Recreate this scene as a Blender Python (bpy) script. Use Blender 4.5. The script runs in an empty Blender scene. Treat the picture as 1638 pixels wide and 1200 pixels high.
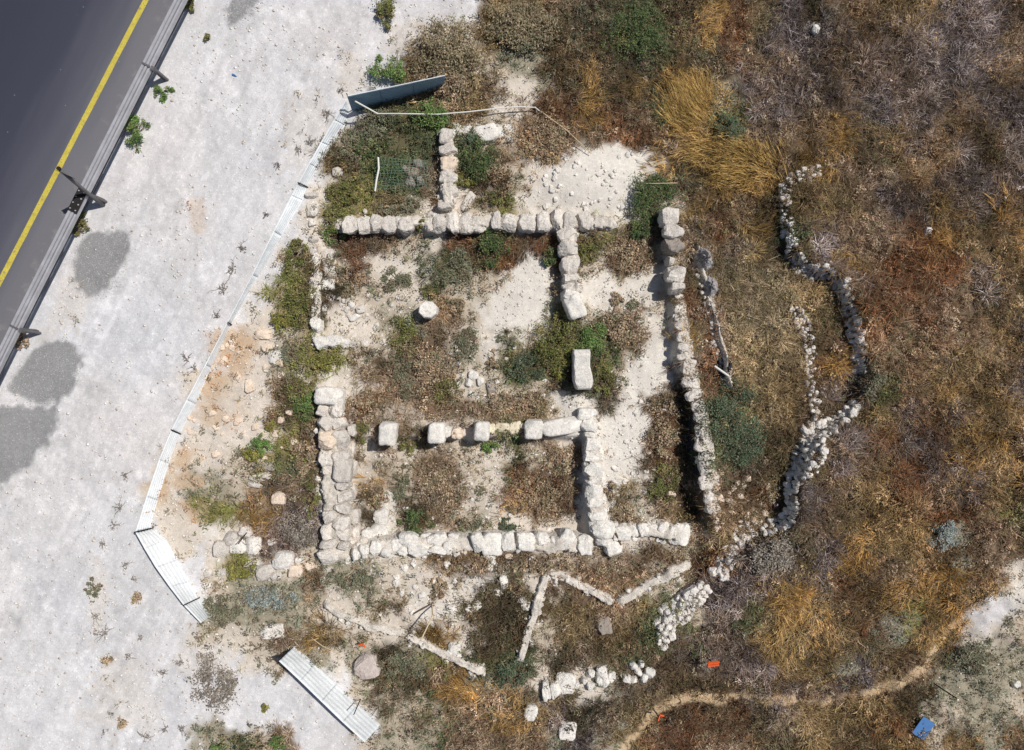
import bpy, math, random
import numpy as np
from mathutils import Vector, Matrix
R = math.radians
random.seed(7); rng = np.random.default_rng(7)
scene = bpy.context.scene
COL = scene.collection
# ------------------------------------------------------------------ camera, sky, sun, exposure
CAMZ = 21.84
cam = bpy.data.cameras.new('camera'); cam.lens = 24; cam.sensor_width = 36; cam.clip_end = 2000; cam.clip_start = .1
camo = bpy.data.objects.new('camera', cam); COL.objects.link(camo)
camo.location = (0, 0, CAMZ); camo.rotation_euler = (0, 0, 0); scene.camera = camo
SUNV = Vector((.88, .47, 0)).normalized(); EL = R(57)
SUN = Vector((SUNV.x*math.cos(EL), SUNV.y*math.cos(EL), math.sin(EL)))
world = bpy.data.worlds.new('World'); scene.world = world; world.use_nodes = True
wn = world.node_tree
sky = wn.nodes.new('ShaderNodeTexSky'); sky.sky_type = 'NISHITA'; sky.sun_disc = False
sky.sun_elevation = EL; sky.sun_rotation = math.atan2(SUNV.x, SUNV.y)
bg = wn.nodes['Background']; bg.inputs[1].default_value = .055
wn.links.new(sky.outputs[0], bg.inputs[0])
sl = bpy.data.lights.new('sun', 'SUN'); sl.energy = 4.1; sl.angle = R(.5); sl.color = (1, .965, .91)
so = bpy.data.objects.new('sun', sl); COL.objects.link(so); so.rotation_euler = SUN.to_track_quat('Z', 'Y').to_euler()
so.location = (20, 10, 40)
scene.view_settings.view_transform = 'Standard'; scene.view_settings.look = 'None'
scene.view_settings.gamma = 1; scene.view_settings.exposure = 0; scene.view_settings.use_curve_mapping = False

# ------------------------------------------------------------------ numeric helpers
LAT = rng.random((256, 256))
def vn(x, y, s, seed=0):
    x = np.asarray(x, float)/s + seed*17.31; y = np.asarray(y, float)/s + seed*9.77
    i = np.floor(x).astype(int); j = np.floor(y).astype(int); fx = x-i; fy = y-j
    fx = fx*fx*(3-2*fx); fy = fy*fy*(3-2*fy)
    a = LAT[i % 256, j % 256]; b = LAT[(i+1) % 256, j % 256]; c = LAT[i % 256, (j+1) % 256]; d = LAT[(i+1) % 256, (j+1) % 256]
    return (a*(1-fx)+b*fx)*(1-fy) + (c*(1-fx)+d*fx)*fy
def fbm(x, y, s, seed=0, o=3):
    t = 0; a = .5; n = 0
    for k in range(o):
        t = t + a*vn(x, y, s/2**k, seed+k*3); n += a; a *= .55
    return t/n
def sstep(a, b, v):
    t = np.clip((v-a)/(b-a), 0, 1); return t*t*(3-2*t)
def lin(r, g, b):
    f = lambda c: c/12.92 if c <= .04045 else ((c+.055)/1.055)**2.4
    return tuple(f(v/255) for v in (r, g, b))
# road frame: u along the road, n across it to the right
U = np.array((-.4492, -.8934)); N = np.array((.8934, -.4492)); O = np.array((-10.275, 11.588))
def road_t(x, y): return (x-O[0])*N[0] + (y-O[1])*N[1]
# terrace lines: x of the step as a function of y (both in photo pixels at ground), and its height
DY = [300, 345, 480, 560, 640, 700, 780, 830, 900]; DX = [1062, 1062, 1080, 1086, 1104, 1114, 1122, 1128, 1132]
DAY = [320, 350, 480, 640, 700, 820, 838, 880, 930]; DA = [0, .28, .34, .6, .8, .85, .6, .1, 0]
FAY = [150, 480, 700, 860, 1150]; FD = [0, .34, .62, .5, 0]; FJ = [0, .45, .55, .45, 0]
JY = [270, 300, 400, 425, 440, 455, 500, 600, 650, 680, 700, 760, 830, 850, 900, 960, 1010, 1060]
JX = [1256, 1254, 1262, 1284, 1330, 1345, 1364, 1376, 1362, 1326, 1296, 1262, 1258, 1222, 1154, 1094, 1054, 1050]
JAY = [270, 300, 400, 440, 600, 690, 720, 830, 850, 900, 1000, 1060]; JA = [0, .25, .5, .75, .45, .5, .8, .9, .4, .3, .3, 0]
KY = [385, 395, 440, 500, 560, 620, 640]; KX = [1106, 1107, 1119, 1134, 1147, 1157, 1160]; KAY = [384, 398, 480, 560, 615, 640]; KA = [0, .3, .22, .34, .3, 0]
def rect(px, py, x0, x1, y0, y1, s=7):
    return sstep(x0-s, x0+s, px)*sstep(x1+s, x1-s, px)*sstep(y0-s, y0+s, py)*sstep(y1+s, y1-s, py)
def gz(x, y):
    x = np.asarray(x, float); y = np.asarray(y, float)
    px = x*50+819; py = 600-y*50
    inn = sstep(.2, 1.6, road_t(x, y))
    w = (vn(x, y, .5, 5)-.5)*10
    d = px+w+9-np.interp(py, DY, DX); j = px+w+13-np.interp(py, JY, JX)
    nd = np.exp(-np.maximum(d, 0)/45); nj = np.exp(-np.maximum(j, 0)/45)
    h = (np.interp(py, DAY, DA)*nd+np.interp(py, FAY, FD)*(1-nd))*sstep(-7, 7, d) + (np.interp(py, JAY, JA)*nj+np.interp(py, FAY, FJ)*(1-nj))*sstep(-10, 8, j)
    kk = px+w*.6-np.interp(py, KY, KX); h = h + np.interp(py, KAY, KA)*sstep(-4, 4, kk)*np.exp(-np.maximum(kk, 0)/60)
    h = h - .42*rect(px, py, 556, 936, 702, 858) - .22*rect(px, py, 512, 902, 372, 540) - .2*rect(px, py, 606, 906, 540, 680, 20)
    h = h - .15*rect(px, py, 520, 702, 196, 345, 12)
    h = h + .3*np.exp(-(((px-955)/75)**2+((py-290)/45)**2)**1.5)          # chalk heap
    for (bx, by, ex, ey, hh) in ((430, 690, 90, 170, .1), (1500, 1050, 25, 40, -.2), (1170, 250, 80, 70, .12), (700, 90, 60, 60, .1)):
        h = h + hh*np.exp(-((px-bx)/ex)**2-((py-by)/ey)**2)
    wild = sstep(1080, 1300, px)*.17 + .035; h = h + sstep(1120, 1330, px)*inn*(fbm(x, y, .95, 7)-.5)*.46
    h = h + inn*((fbm(x, y, 2.4, 1)-.5)*wild*2 + (fbm(x, y, .45, 2)-.5)*.07 + (vn(x, y, .13, 4)-.5)*.018)
    return h
def P(px, py, h=0.):
    z = 0.
    for _ in range(7):
        f = (CAMZ-z)/CAMZ
        X = (px-819)/50*f; Y = (600-py)/50*f
        z = .5*z+.5*(float(gz(X, Y))+h)
    return Vector((X, Y, float(gz(X, Y))+h))
def PA(px, py, h=0.):                                 # absolute height, no terrain
    f = (CAMZ-h)/CAMZ
    return Vector(((px-819)/50*f, (600-py)/50*f, h))

# ------------------------------------------------------------------ object helpers
def tag(o, label, cat, group=None, kind=None):
    if label: o['label'] = label
    if cat: o['category'] = cat
    if group: o['group'] = group
    if kind: o['kind'] = kind
    return o
def empty(name, loc, label, cat, group=None, rz=0):
    o = bpy.data.objects.new(name, None); COL.objects.link(o); o.location = loc; o.rotation_euler = (0, 0, rz)
    o.empty_display_size = .1
    return tag(o, label, cat, group)
def link(name, me, parent=None, m=None):
    o = bpy.data.objects.new(name, me); COL.objects.link(o)
    if parent: o.parent = parent
    if m and not me.materials: me.materials.append(m)
    return o
def pymesh(name, vs, fs, smooth=False):
    me = bpy.data.meshes.new(name); me.from_pydata([tuple(v) for v in vs], [], fs); me.update()
    if smooth: me.polygons.foreach_set('use_smooth', [True]*len(me.polygons))
    return me
def npmesh(name, V, F, C=None):                       # V (n,3), F (m,k) same sized faces, C (n,3) colours
    me = bpy.data.meshes.new(name); n = len(V); m, k = F.shape
    me.vertices.add(n); me.vertices.foreach_set('co', np.ascontiguousarray(V, np.float32).ravel())
    me.loops.add(m*k); me.loops.foreach_set('vertex_index', F.astype(np.int32).ravel())
    me.polygons.add(m); me.polygons.foreach_set('loop_start', np.arange(0, m*k, k, dtype=np.int32))
    me.update(calc_edges=True)
    if C is not None:
        a = me.color_attributes.new('tone', 'FLOAT_COLOR', 'POINT')
        a.data.foreach_set('color', np.concatenate([C, np.ones((n, 1))], 1).astype(np.float32).ravel())
    return me
class MB:
    def __init__(s): s.v = []; s.f = []
    def box(s, c, sx, sy, sz, M=None):
        b = len(s.v); M = M or Matrix()
        for x in (-1, 1):
            for y in (-1, 1):
                for z in (-1, 1): s.v.append(Vector(c)+M @ Vector((x*sx/2, y*sy/2, z*sz/2)))
        s.f += [tuple(b+i for i in q) for q in ((0,1,3,2),(4,6,7,5),(0,4,5,1),(2,3,7,6),(0,2,6,4),(1,5,7,3))]
    def tube(s, pts, r, n=8, cap=True):
        pts = [Vector(p) for p in pts]; b = len(s.v); m = len(pts)
        for i, p in enumerate(pts):
            t = (pts[min(i+1, m-1)]-pts[max(i-1, 0)]).normalized()
            a = t.cross(Vector((.13, .27, .95))); a = a.normalized() if a.length > 1e-4 else Vector((1, 0, 0)); c = t.cross(a)
            rr = r[i] if isinstance(r, (list, tuple)) else r
            for k in range(n):
                q = 2*math.pi*k/n; s.v.append(p+a*math.cos(q)*rr+c*math.sin(q)*rr)
        for i in range(m-1):
            for k in range(n): s.f.append((b+i*n+k, b+i*n+(k+1) % n, b+(i+1)*n+(k+1) % n, b+(i+1)*n+k))
        if cap: s.f.append(tuple(b+k for k in range(n))[::-1]); s.f.append(tuple(b+(m-1)*n+k for k in range(n)))
    def build(s, name, m, parent=None, smooth=False, org=None):
        if org is not None: s.v = [Vector(v)-Vector(org) for v in s.v]
        return link(name, pymesh(name, s.v, s.f, smooth), parent, m)

# ------------------------------------------------------------------ materials
def mat(name, color=None, rough=.9, metal=0., spec=.2, attr=None, noise=None, bump=None, objrand=None, translucent=0., speck=None):
    m = bpy.data.materials.new(name); m.use_nodes = True; nt = m.node_tree; L = nt.links
    p = nt.nodes['Principled BSDF']; p.inputs['Roughness'].default_value = rough; p.inputs['Metallic'].default_value = metal
    p.inputs['Specular IOR Level'].default_value = spec
    tc = nt.nodes.new('ShaderNodeTexCoord')
    geo = nt.nodes.new('ShaderNodeNewGeometry')
    if attr:
        a = nt.nodes.new('ShaderNodeAttribute'); a.attribute_name = attr; c = a.outputs['Color']
    else:
        a = nt.nodes.new('ShaderNodeRGB'); a.outputs[0].default_value = (*color, 1); c = a.outputs[0]
    def mul(c, fac, lo, hi):
        mr = nt.nodes.new('ShaderNodeMapRange'); mr.inputs[3].default_value = lo; mr.inputs[4].default_value = hi
        L.new(fac, mr.inputs[0])
        x = nt.nodes.new('ShaderNodeVectorMath'); x.operation = 'SCALE'; L.new(c, x.inputs[0]); L.new(mr.outputs[0], x.inputs['Scale']); return x.outputs[0]
    for (sc, lo, hi, rlo, rhi) in (noise or []):
        t = nt.nodes.new('ShaderNodeTexNoise'); t.inputs['Scale'].default_value = sc; t.inputs['Detail'].default_value = 4; t.inputs['Roughness'].default_value = .65
        L.new(geo.outputs['Position'], t.inputs['Vector'])
        mr = nt.nodes.new('ShaderNodeMapRange'); mr.inputs[1].default_value = rlo; mr.inputs[2].default_value = rhi; L.new(t.outputs[0], mr.inputs[0])
        c = mul(c, mr.outputs[0], lo, hi)
    if objrand:
        oi = nt.nodes.new('ShaderNodeObjectInfo'); c = mul(c, oi.outputs['Random'], *objrand[:2])
        if len(objrand) > 2:
            mx = nt.nodes.new('ShaderNodeMix'); mx.data_type = 'RGBA'; ml = nt.nodes.new('ShaderNodeMath'); ml.operation = 'MULTIPLY'; ml.inputs[1].default_value = 7.31
            fr = nt.nodes.new('ShaderNodeMath'); fr.operation = 'FRACT'; L.new(oi.outputs['Random'], ml.inputs[0]); L.new(ml.outputs[0], fr.inputs[0])
            h = nt.nodes.new('ShaderNodeMath'); h.operation = 'MULTIPLY'; h.inputs[1].default_value = .6; L.new(fr.outputs[0], h.inputs[0])
            L.new(h.outputs[0], mx.inputs[0]); L.new(c, mx.inputs[6]); mx.inputs[7].default_value = (*objrand[2], 1); c = mx.outputs[2]
    if speck:                                          # small stones in the surface: voronoi cells, some pale some dark
        for (sc, thr, col, amt) in speck:
            v = nt.nodes.new('ShaderNodeTexVoronoi'); v.inputs['Scale'].default_value = sc; L.new(geo.outputs['Position'], v.inputs['Vector'])
            sx = nt.nodes.new('ShaderNodeSeparateColor'); L.new(v.outputs['Color'], sx.inputs[0])
            g1 = nt.nodes.new('ShaderNodeMath'); g1.operation = 'GREATER_THAN'; g1.inputs[1].default_value = thr; L.new(sx.outputs[0], g1.inputs[0])
            g2 = nt.nodes.new('ShaderNodeMath'); g2.operation = 'LESS_THAN'; g2.inputs[1].default_value = .38; L.new(v.outputs['Distance'], g2.inputs[0])
            g3 = nt.nodes.new('ShaderNodeMath'); g3.operation = 'MULTIPLY'; L.new(g1.outputs[0], g3.inputs[0]); L.new(g2.outputs[0], g3.inputs[1])
            g4 = nt.nodes.new('ShaderNodeMath'); g4.operation = 'MULTIPLY'; g4.inputs[1].default_value = amt; L.new(g3.outputs[0], g4.inputs[0])
            mx = nt.nodes.new('ShaderNodeMix'); mx.data_type = 'RGBA'; L.new(g4.outputs[0], mx.inputs[0]); L.new(c, mx.inputs[6])
            if isinstance(col, tuple): mx.inputs[7].default_value = (*col, 1)
            else:
                vs_ = nt.nodes.new('ShaderNodeVectorMath'); vs_.operation = 'SCALE'; vs_.inputs['Scale'].default_value = col; L.new(c, vs_.inputs[0]); L.new(vs_.outputs[0], mx.inputs[7])
            c = mx.outputs[2]
    L.new(c, p.inputs['Base Color'])
    if bump:
        t = nt.nodes.new('ShaderNodeTexNoise'); t.inputs['Scale'].default_value = bump[0]; t.inputs['Detail'].default_value = 6; t.inputs['Roughness'].default_value = .7
        L.new(geo.outputs['Position'], t.inputs['Vector'])
        b = nt.nodes.new('ShaderNodeBump'); b.inputs['Strength'].default_value = bump[1]; b.inputs['Distance'].default_value = bump[2]
        L.new(t.outputs[0], b.inputs['Height']); L.new(b.outputs[0], p.inputs['Normal'])
    if translucent:
        tr = nt.nodes.new('ShaderNodeBsdfTranslucent'); L.new(c, tr.inputs[0]); ms = nt.nodes.new('ShaderNodeMixShader'); ms.inputs[0].default_value = translucent
        L.new(p.outputs[0], ms.inputs[1]); L.new(tr.outputs[0], ms.inputs[2]); L.new(ms.outputs[0], nt.nodes['Material Output'].inputs[0])
    return m
M_ground = mat('soil', attr='tone', noise=[(1.1, .92, 1.06, .3, .7), (9, .9, 1.08, .3, .7), (38, .87, 1.1, .3, .7)], bump=(24, .4, .04),
               speck=[(14, .86, 1.3, .6), (30, .8, 1.28, .6), (22, .93, .62, .5)])
M_stone = mat('limestone', lin(242, 233, 222), noise=[(3.5, .78, 1.08, .3, .7), (12, .74, 1.1, .3, .7), (40, .78, 1.12, .3, .7)], bump=(20, .9, .06), speck=[(20, .9, .62, .6)], objrand=(.86, 1.1, lin(205, 196, 187)))
M_pale = mat('pale limestone', lin(245, 239, 230), noise=[(3.5, .82, 1.06, .3, .7), (12, .78, 1.08, .3, .7), (36, .8, 1.1, .3, .7)], bump=(18, .8, .05), speck=[(18, .92, .66, .6)], objrand=(.92, 1.06))
M_warm = mat('warm limestone', lin(226, 206, 186), noise=[(6, .88, 1.08, .3, .7), (30, .82, 1.1, .3, .7)], bump=(24, .5, .04), objrand=(.95, 1.06))
M_rubble = mat('rubble stone', lin(232, 225, 217), noise=[(9, .78, 1.1, .3, .7), (40, .8, 1.1, .3, .7)], bump=(30, .6, .04), objrand=(.86, 1.1))
M_dark = mat('weathered grey stone', lin(168, 160, 152), noise=[(7, .75, 1.1, .3, .7), (30, .8, 1.1, .3, .7)], bump=(26, .6, .04), objrand=(.75, 1.1, lin(150, 125, 100)))
M_asphalt = mat('asphalt', (.05, .05, .06))
M_yellow = mat('road paint', lin(205, 187, 82), rough=.7, noise=[(3, .82, 1.06, .3, .7), (40, .72, 1.1, .35, .65)], speck=[(26, .9, lin(110, 106, 104), .8), (9, .93, lin(130, 124, 110), .6)])
M_rail = mat('galvanised steel', lin(186, 185, 189), rough=.5, metal=.2, spec=.4, noise=[(2.5, .8, 1.08, .3, .7), (30, .88, 1.06, .3, .7)])
M_post = mat('dark galvanised steel', lin(112, 110, 112), rough=.6, metal=.3, noise=[(14, .75, 1.15, .3, .7)])
M_iron = mat('rusty dark iron', lin(42, 38, 38), rough=.8, noise=[(20, .7, 1.3, .3, .7)])
M_sheet = mat('white painted sheet metal', lin(238, 242, 245), rough=.4, metal=.0, spec=.5, noise=[(1.2, .84, 1.05, .3, .7), (9, .9, 1.04, .3, .7)], bump=(3.5, .3, .09))
M_plastic = mat('white plastic', lin(225, 222, 215), rough=.5)
M_straw = mat('dry stalk', lin(205, 185, 150), noise=[(30, .8, 1.1, .3, .7)])
M_greenwire = mat('green coated wire', lin(112, 140, 124), rough=.6)
M_orange = mat('orange plastic', lin(235, 100, 50), rough=.6, noise=[(20, .85, 1.1, .3, .7)])
M_blue = mat('blue board', lin(78, 120, 172), rough=.6, noise=[(8, .9, 1.06, .3, .7)])
M_sack = mat('grey sacking', lin(170, 166, 166), rough=.8, noise=[(16, .6, 1.2, .35, .65)], bump=(16, .8, .06))
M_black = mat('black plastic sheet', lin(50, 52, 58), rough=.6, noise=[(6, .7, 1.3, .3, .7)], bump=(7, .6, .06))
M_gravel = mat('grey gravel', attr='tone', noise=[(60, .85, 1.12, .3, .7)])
M_baulk = mat('limey baulk', lin(233, 223, 210), noise=[(2.2, .78, 1.08, .3, .7), (9, .76, 1.1, .32, .68), (34, .75, 1.12, .3, .7)], bump=(18, .8, .06), speck=[(16, .88, .6, .6)])
M_leaf = mat('leaves', attr='tone', rough=.75, spec=.25, translucent=.2)
M_dry = mat('dry stalks', attr='tone', rough=.9, spec=.1, translucent=.15)
M_twig = mat('twigs', lin(98, 80, 64), noise=[(20, .7, 1.2, .3, .7)])
M_twiggrey = mat('grey twigs', lin(132, 124, 117), noise=[(20, .7, 1.2, .3, .7)])

# ------------------------------------------------------------------ ground cover map (40 photo-pixels per number)
# each number is a place in TYPES
CELL = [
 [0, 0, 0, 0, 0, 0, 0, 0, 0, 0, 0, 0, 0, 0, 0, 0, 0, 0, 0, 10, 10, 10, 5, 13, 13, 7, 13, 13, 9, 6, 10, 11, 13, 5, 5, 10, 10, 10, 11, 11, 5],
 [0, 0, 0, 0, 0, 0, 0, 0, 0, 0, 0, 0, 0, 0, 0, 0, 0, 4, 4, 10, 10, 12, 13, 13, 8, 7, 7, 13, 9, 6, 10, 11, 11, 5, 5, 10, 10, 10, 11, 11, 5],
 [0, 0, 0, 0, 0, 0, 0, 0, 0, 0, 0, 0, 0, 0, 0, 0, 10, 10, 10, 4, 12, 12, 13, 13, 10, 13, 7, 13, 13, 6, 5, 11, 11, 5, 11, 11, 11, 10, 11, 10, 5],
 [0, 0, 0, 0, 0, 0, 0, 0, 0, 0, 0, 0, 0, 0, 0, 0, 10, 5, 5, 10, 2, 2, 13, 9, 13, 9, 13, 9, 10, 11, 11, 11, 11, 10, 11, 11, 11, 11, 11, 11, 11],
 [0, 0, 0, 0, 0, 0, 0, 0, 0, 0, 0, 0, 0, 0, 7, 7, 7, 7, 5, 10, 2, 5, 6, 9, 6, 5, 7, 9, 9, 7, 11, 11, 5, 9, 5, 11, 11, 5, 5, 11, 11],
 [0, 0, 0, 0, 0, 0, 0, 0, 0, 0, 0, 0, 0, 4, 7, 7, 7, 7, 7, 4, 4, 5, 5, 5, 6, 6, 5, 9, 9, 7, 5, 11, 5, 9, 13, 10, 11, 5, 5, 13, 11],
 [0, 0, 0, 0, 0, 0, 0, 0, 0, 0, 0, 0, 0, 13, 7, 7, 7, 5, 7, 7, 5, 2, 1, 1, 1, 1, 9, 9, 9, 9, 9, 5, 9, 5, 13, 13, 5, 5, 11, 13, 11],
 [0, 0, 0, 0, 0, 0, 0, 0, 0, 0, 0, 0, 2, 8, 8, 7, 7, 5, 2, 13, 4, 2, 1, 1, 1, 7, 7, 13, 9, 9, 9, 13, 10, 10, 5, 5, 5, 11, 11, 11, 11],
 [0, 0, 0, 0, 0, 0, 0, 0, 0, 0, 0, 0, 2, 8, 8, 10, 12, 2, 2, 4, 8, 1, 1, 1, 1, 7, 4, 9, 5, 5, 13, 10, 10, 10, 5, 11, 11, 10, 11, 9, 5],
 [0, 0, 0, 0, 0, 0, 0, 0, 0, 0, 0, 0, 2, 13, 6, 5, 4, 2, 6, 13, 6, 5, 5, 13, 8, 5, 13, 5, 6, 13, 9, 7, 11, 5, 5, 5, 6, 9, 13, 5, 9],
 [0, 0, 0, 0, 0, 0, 0, 0, 0, 0, 0, 4, 13, 4, 6, 2, 4, 7, 7, 13, 6, 1, 13, 4, 4, 5, 4, 5, 10, 5, 9, 13, 11, 9, 5, 6, 6, 6, 13, 13, 6],
 [0, 0, 0, 0, 0, 0, 0, 0, 0, 0, 0, 8, 13, 13, 4, 2, 2, 7, 12, 4, 1, 1, 4, 1, 2, 4, 4, 13, 10, 10, 10, 10, 10, 11, 6, 6, 6, 5, 11, 13, 13],
 [0, 0, 0, 0, 0, 0, 0, 0, 0, 0, 2, 8, 13, 2, 2, 12, 12, 5, 4, 1, 1, 1, 7, 4, 4, 5, 4, 6, 5, 10, 10, 10, 13, 13, 5, 13, 6, 5, 5, 13, 10],
 [0, 0, 0, 0, 0, 0, 0, 0, 0, 3, 2, 4, 8, 1, 2, 4, 13, 5, 12, 1, 12, 4, 7, 7, 7, 5, 4, 9, 5, 10, 10, 10, 13, 5, 5, 13, 5, 5, 5, 10, 11],
 [0, 0, 0, 0, 0, 0, 0, 0, 0, 3, 2, 12, 8, 8, 4, 13, 5, 5, 12, 4, 7, 7, 13, 7, 7, 1, 1, 5, 6, 10, 10, 10, 6, 9, 5, 5, 5, 10, 10, 5, 11],
 [0, 0, 0, 0, 0, 0, 0, 2, 3, 2, 2, 5, 2, 2, 5, 5, 5, 13, 4, 4, 4, 4, 13, 7, 4, 1, 5, 5, 13, 10, 10, 10, 5, 11, 7, 5, 10, 10, 10, 11, 11],
 [0, 0, 0, 0, 0, 0, 0, 0, 2, 3, 2, 13, 7, 2, 6, 5, 5, 5, 5, 5, 5, 13, 4, 1, 5, 1, 5, 13, 7, 7, 10, 10, 5, 13, 10, 11, 5, 11, 10, 9, 10],  # dark scrub cell beside the east wall paints in its shadow
 [0, 0, 0, 0, 0, 0, 0, 2, 2, 2, 2, 8, 13, 5, 2, 5, 13, 4, 2, 4, 7, 5, 2, 1, 1, 1, 5, 13, 7, 7, 10, 13, 5, 11, 6, 11, 11, 10, 9, 5, 11],
 [0, 0, 0, 0, 0, 0, 2, 3, 2, 4, 8, 7, 13, 5, 2, 5, 4, 5, 4, 4, 7, 4, 5, 5, 1, 1, 5, 13, 7, 5, 10, 13, 11, 5, 10, 6, 11, 9, 9, 9, 10],
 [0, 0, 0, 0, 0, 0, 3, 2, 12, 4, 5, 5, 13, 2, 9, 5, 4, 5, 2, 4, 6, 5, 5, 2, 10, 4, 13, 5, 5, 5, 6, 11, 5, 10, 10, 6, 5, 11, 10, 13, 7],
 [0, 0, 0, 0, 0, 0, 2, 3, 8, 8, 9, 11, 11, 2, 13, 4, 13, 5, 4, 12, 9, 5, 5, 1, 10, 4, 5, 13, 5, 5, 10, 5, 5, 10, 10, 10, 6, 6, 5, 8, 7],
 [0, 0, 0, 0, 0, 0, 2, 2, 1, 2, 11, 11, 4, 2, 2, 1, 2, 2, 4, 2, 2, 2, 2, 2, 2, 2, 4, 4, 5, 10, 10, 13, 11, 9, 10, 10, 5, 12, 5, 5, 10],
 [0, 0, 0, 0, 0, 0, 0, 0, 2, 8, 1, 2, 4, 12, 12, 4, 4, 5, 5, 5, 5, 5, 5, 5, 5, 5, 5, 10, 6, 11, 11, 10, 11, 9, 5, 5, 9, 12, 5, 2, 4],
 [0, 0, 0, 0, 0, 0, 0, 0, 4, 12, 12, 12, 5, 12, 12, 4, 4, 4, 2, 11, 13, 2, 5, 5, 5, 4, 4, 4, 11, 11, 9, 9, 5, 6, 10, 9, 9, 10, 10, 4, 2],
 [0, 0, 0, 0, 0, 0, 0, 0, 12, 12, 12, 12, 4, 2, 4, 10, 2, 2, 13, 13, 13, 10, 10, 10, 5, 10, 7, 4, 11, 7, 10, 9, 9, 10, 6, 12, 8, 10, 2, 12, 4],
 [0, 0, 0, 0, 0, 0, 0, 0, 4, 2, 4, 5, 9, 10, 4, 2, 10, 9, 2, 13, 13, 4, 10, 10, 10, 13, 7, 11, 11, 11, 9, 9, 9, 10, 13, 12, 10, 10, 2, 2, 4],
 [0, 0, 0, 0, 0, 0, 0, 0, 0, 0, 2, 4, 12, 2, 12, 13, 12, 8, 2, 7, 7, 4, 13, 5, 10, 7, 5, 5, 4, 11, 11, 9, 10, 12, 11, 10, 5, 4, 12, 12, 12],
 [0, 0, 0, 0, 0, 0, 0, 0, 0, 0, 0, 0, 0, 0, 4, 13, 13, 5, 9, 12, 5, 2, 10, 2, 12, 5, 5, 10, 5, 11, 13, 11, 5, 11, 10, 10, 13, 12, 12, 12, 4],
 [0, 0, 0, 0, 0, 0, 0, 0, 0, 0, 0, 0, 0, 0, 0, 12, 13, 7, 5, 5, 9, 10, 11, 13, 5, 10, 10, 6, 5, 6, 10, 5, 10, 10, 10, 6, 13, 4, 12, 12, 4],
 [0, 0, 0, 0, 0, 0, 0, 0, 12, 7, 4, 5, 0, 0, 4, 12, 12, 7, 5, 5, 5, 5, 12, 11, 12, 10, 6, 6, 5, 5, 10, 10, 10, 10, 13, 13, 10, 4, 10, 12, 5]]
TYPES = '.ctosbrglyknwdpv'
#        ground sRGB; scrub types darkened to paint in shade under the plants
GCOL = {'.': (206, 203, 203), 'c': (216, 209, 199), 't': (207, 196, 183), 'o': (192, 168, 142), 's': (186, 173, 155), 'b': (112, 95, 77), 'r': (92, 68, 51),
        'g': (94, 86, 64), 'l': (136, 122, 88), 'y': (100, 80, 54), 'k': (92, 78, 57), 'n': (64, 55, 51), 'w': (156, 147, 128), 'd': (66, 56, 43), 'p': (202, 176, 142), 'v': (136, 135, 135)}
# cover densities: grass, brush, leaves (0..1)
DENS = {'.': (0, 0, 0), 'c': (0, .01, 0), 't': (.03, .08, .08), 'o': (.06, .14, .1), 's': (.12, .32, .5), 'b': (.35, .9, .75), 'r': (.8, .8, .4),
        'g': (.25, .3, 1.), 'l': (.4, .25, .75), 'y': (1.5, .3, .1), 'k': (.75, .6, .45), 'n': (.5, 1., .2), 'w': (.2, .35, .5), 'd': (.55, .7, .8), 'p': (.04, .04, .02), 'v': (0, 0, 0)}
PAL = {  # strand colours, sRGB
 '.': [(160, 150, 140)], 'c': [(180, 166, 142)], 't': [(158, 143, 120), (122, 117, 88)], 'o': [(182, 138, 98), (158, 122, 86)],
 's': [(156, 140, 118), (108, 110, 82), (134, 114, 92), (96, 102, 74)], 'b': [(150, 127, 104), (126, 103, 82), (172, 152, 130), (112, 106, 82), (104, 82, 66)],
 'r': [(124, 86, 58), (100, 66, 46), (144, 108, 78), (98, 76, 54), (122, 102, 84)], 'g': [(86, 98, 66), (76, 90, 64), (104, 112, 78), (120, 112, 80), (96, 92, 66)],
 'l': [(118, 120, 64), (132, 128, 76), (106, 112, 66), (140, 126, 90)], 'y': [(176, 142, 88), (158, 127, 78), (140, 114, 72), (186, 156, 108), (122, 100, 66)],
 'k': [(156, 134, 100), (138, 119, 86), (118, 108, 76), (168, 147, 116), (104, 86, 64)], 'n': [(142, 127, 122), (116, 102, 97), (176, 162, 155), (122, 102, 86), (88, 74, 70)],
 'w': [(124, 128, 108), (110, 116, 96), (146, 137, 118), (134, 128, 108)], 'd': [(102, 97, 70), (90, 90, 66), (124, 106, 78), (106, 84, 64), (84, 70, 54)], 'p': [(180, 152, 116)], 'v': [(140, 140, 140)]}
GEN = [(138, 116, 92), (116, 98, 76), (150, 134, 112), (104, 94, 70), (96, 78, 62)]
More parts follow.
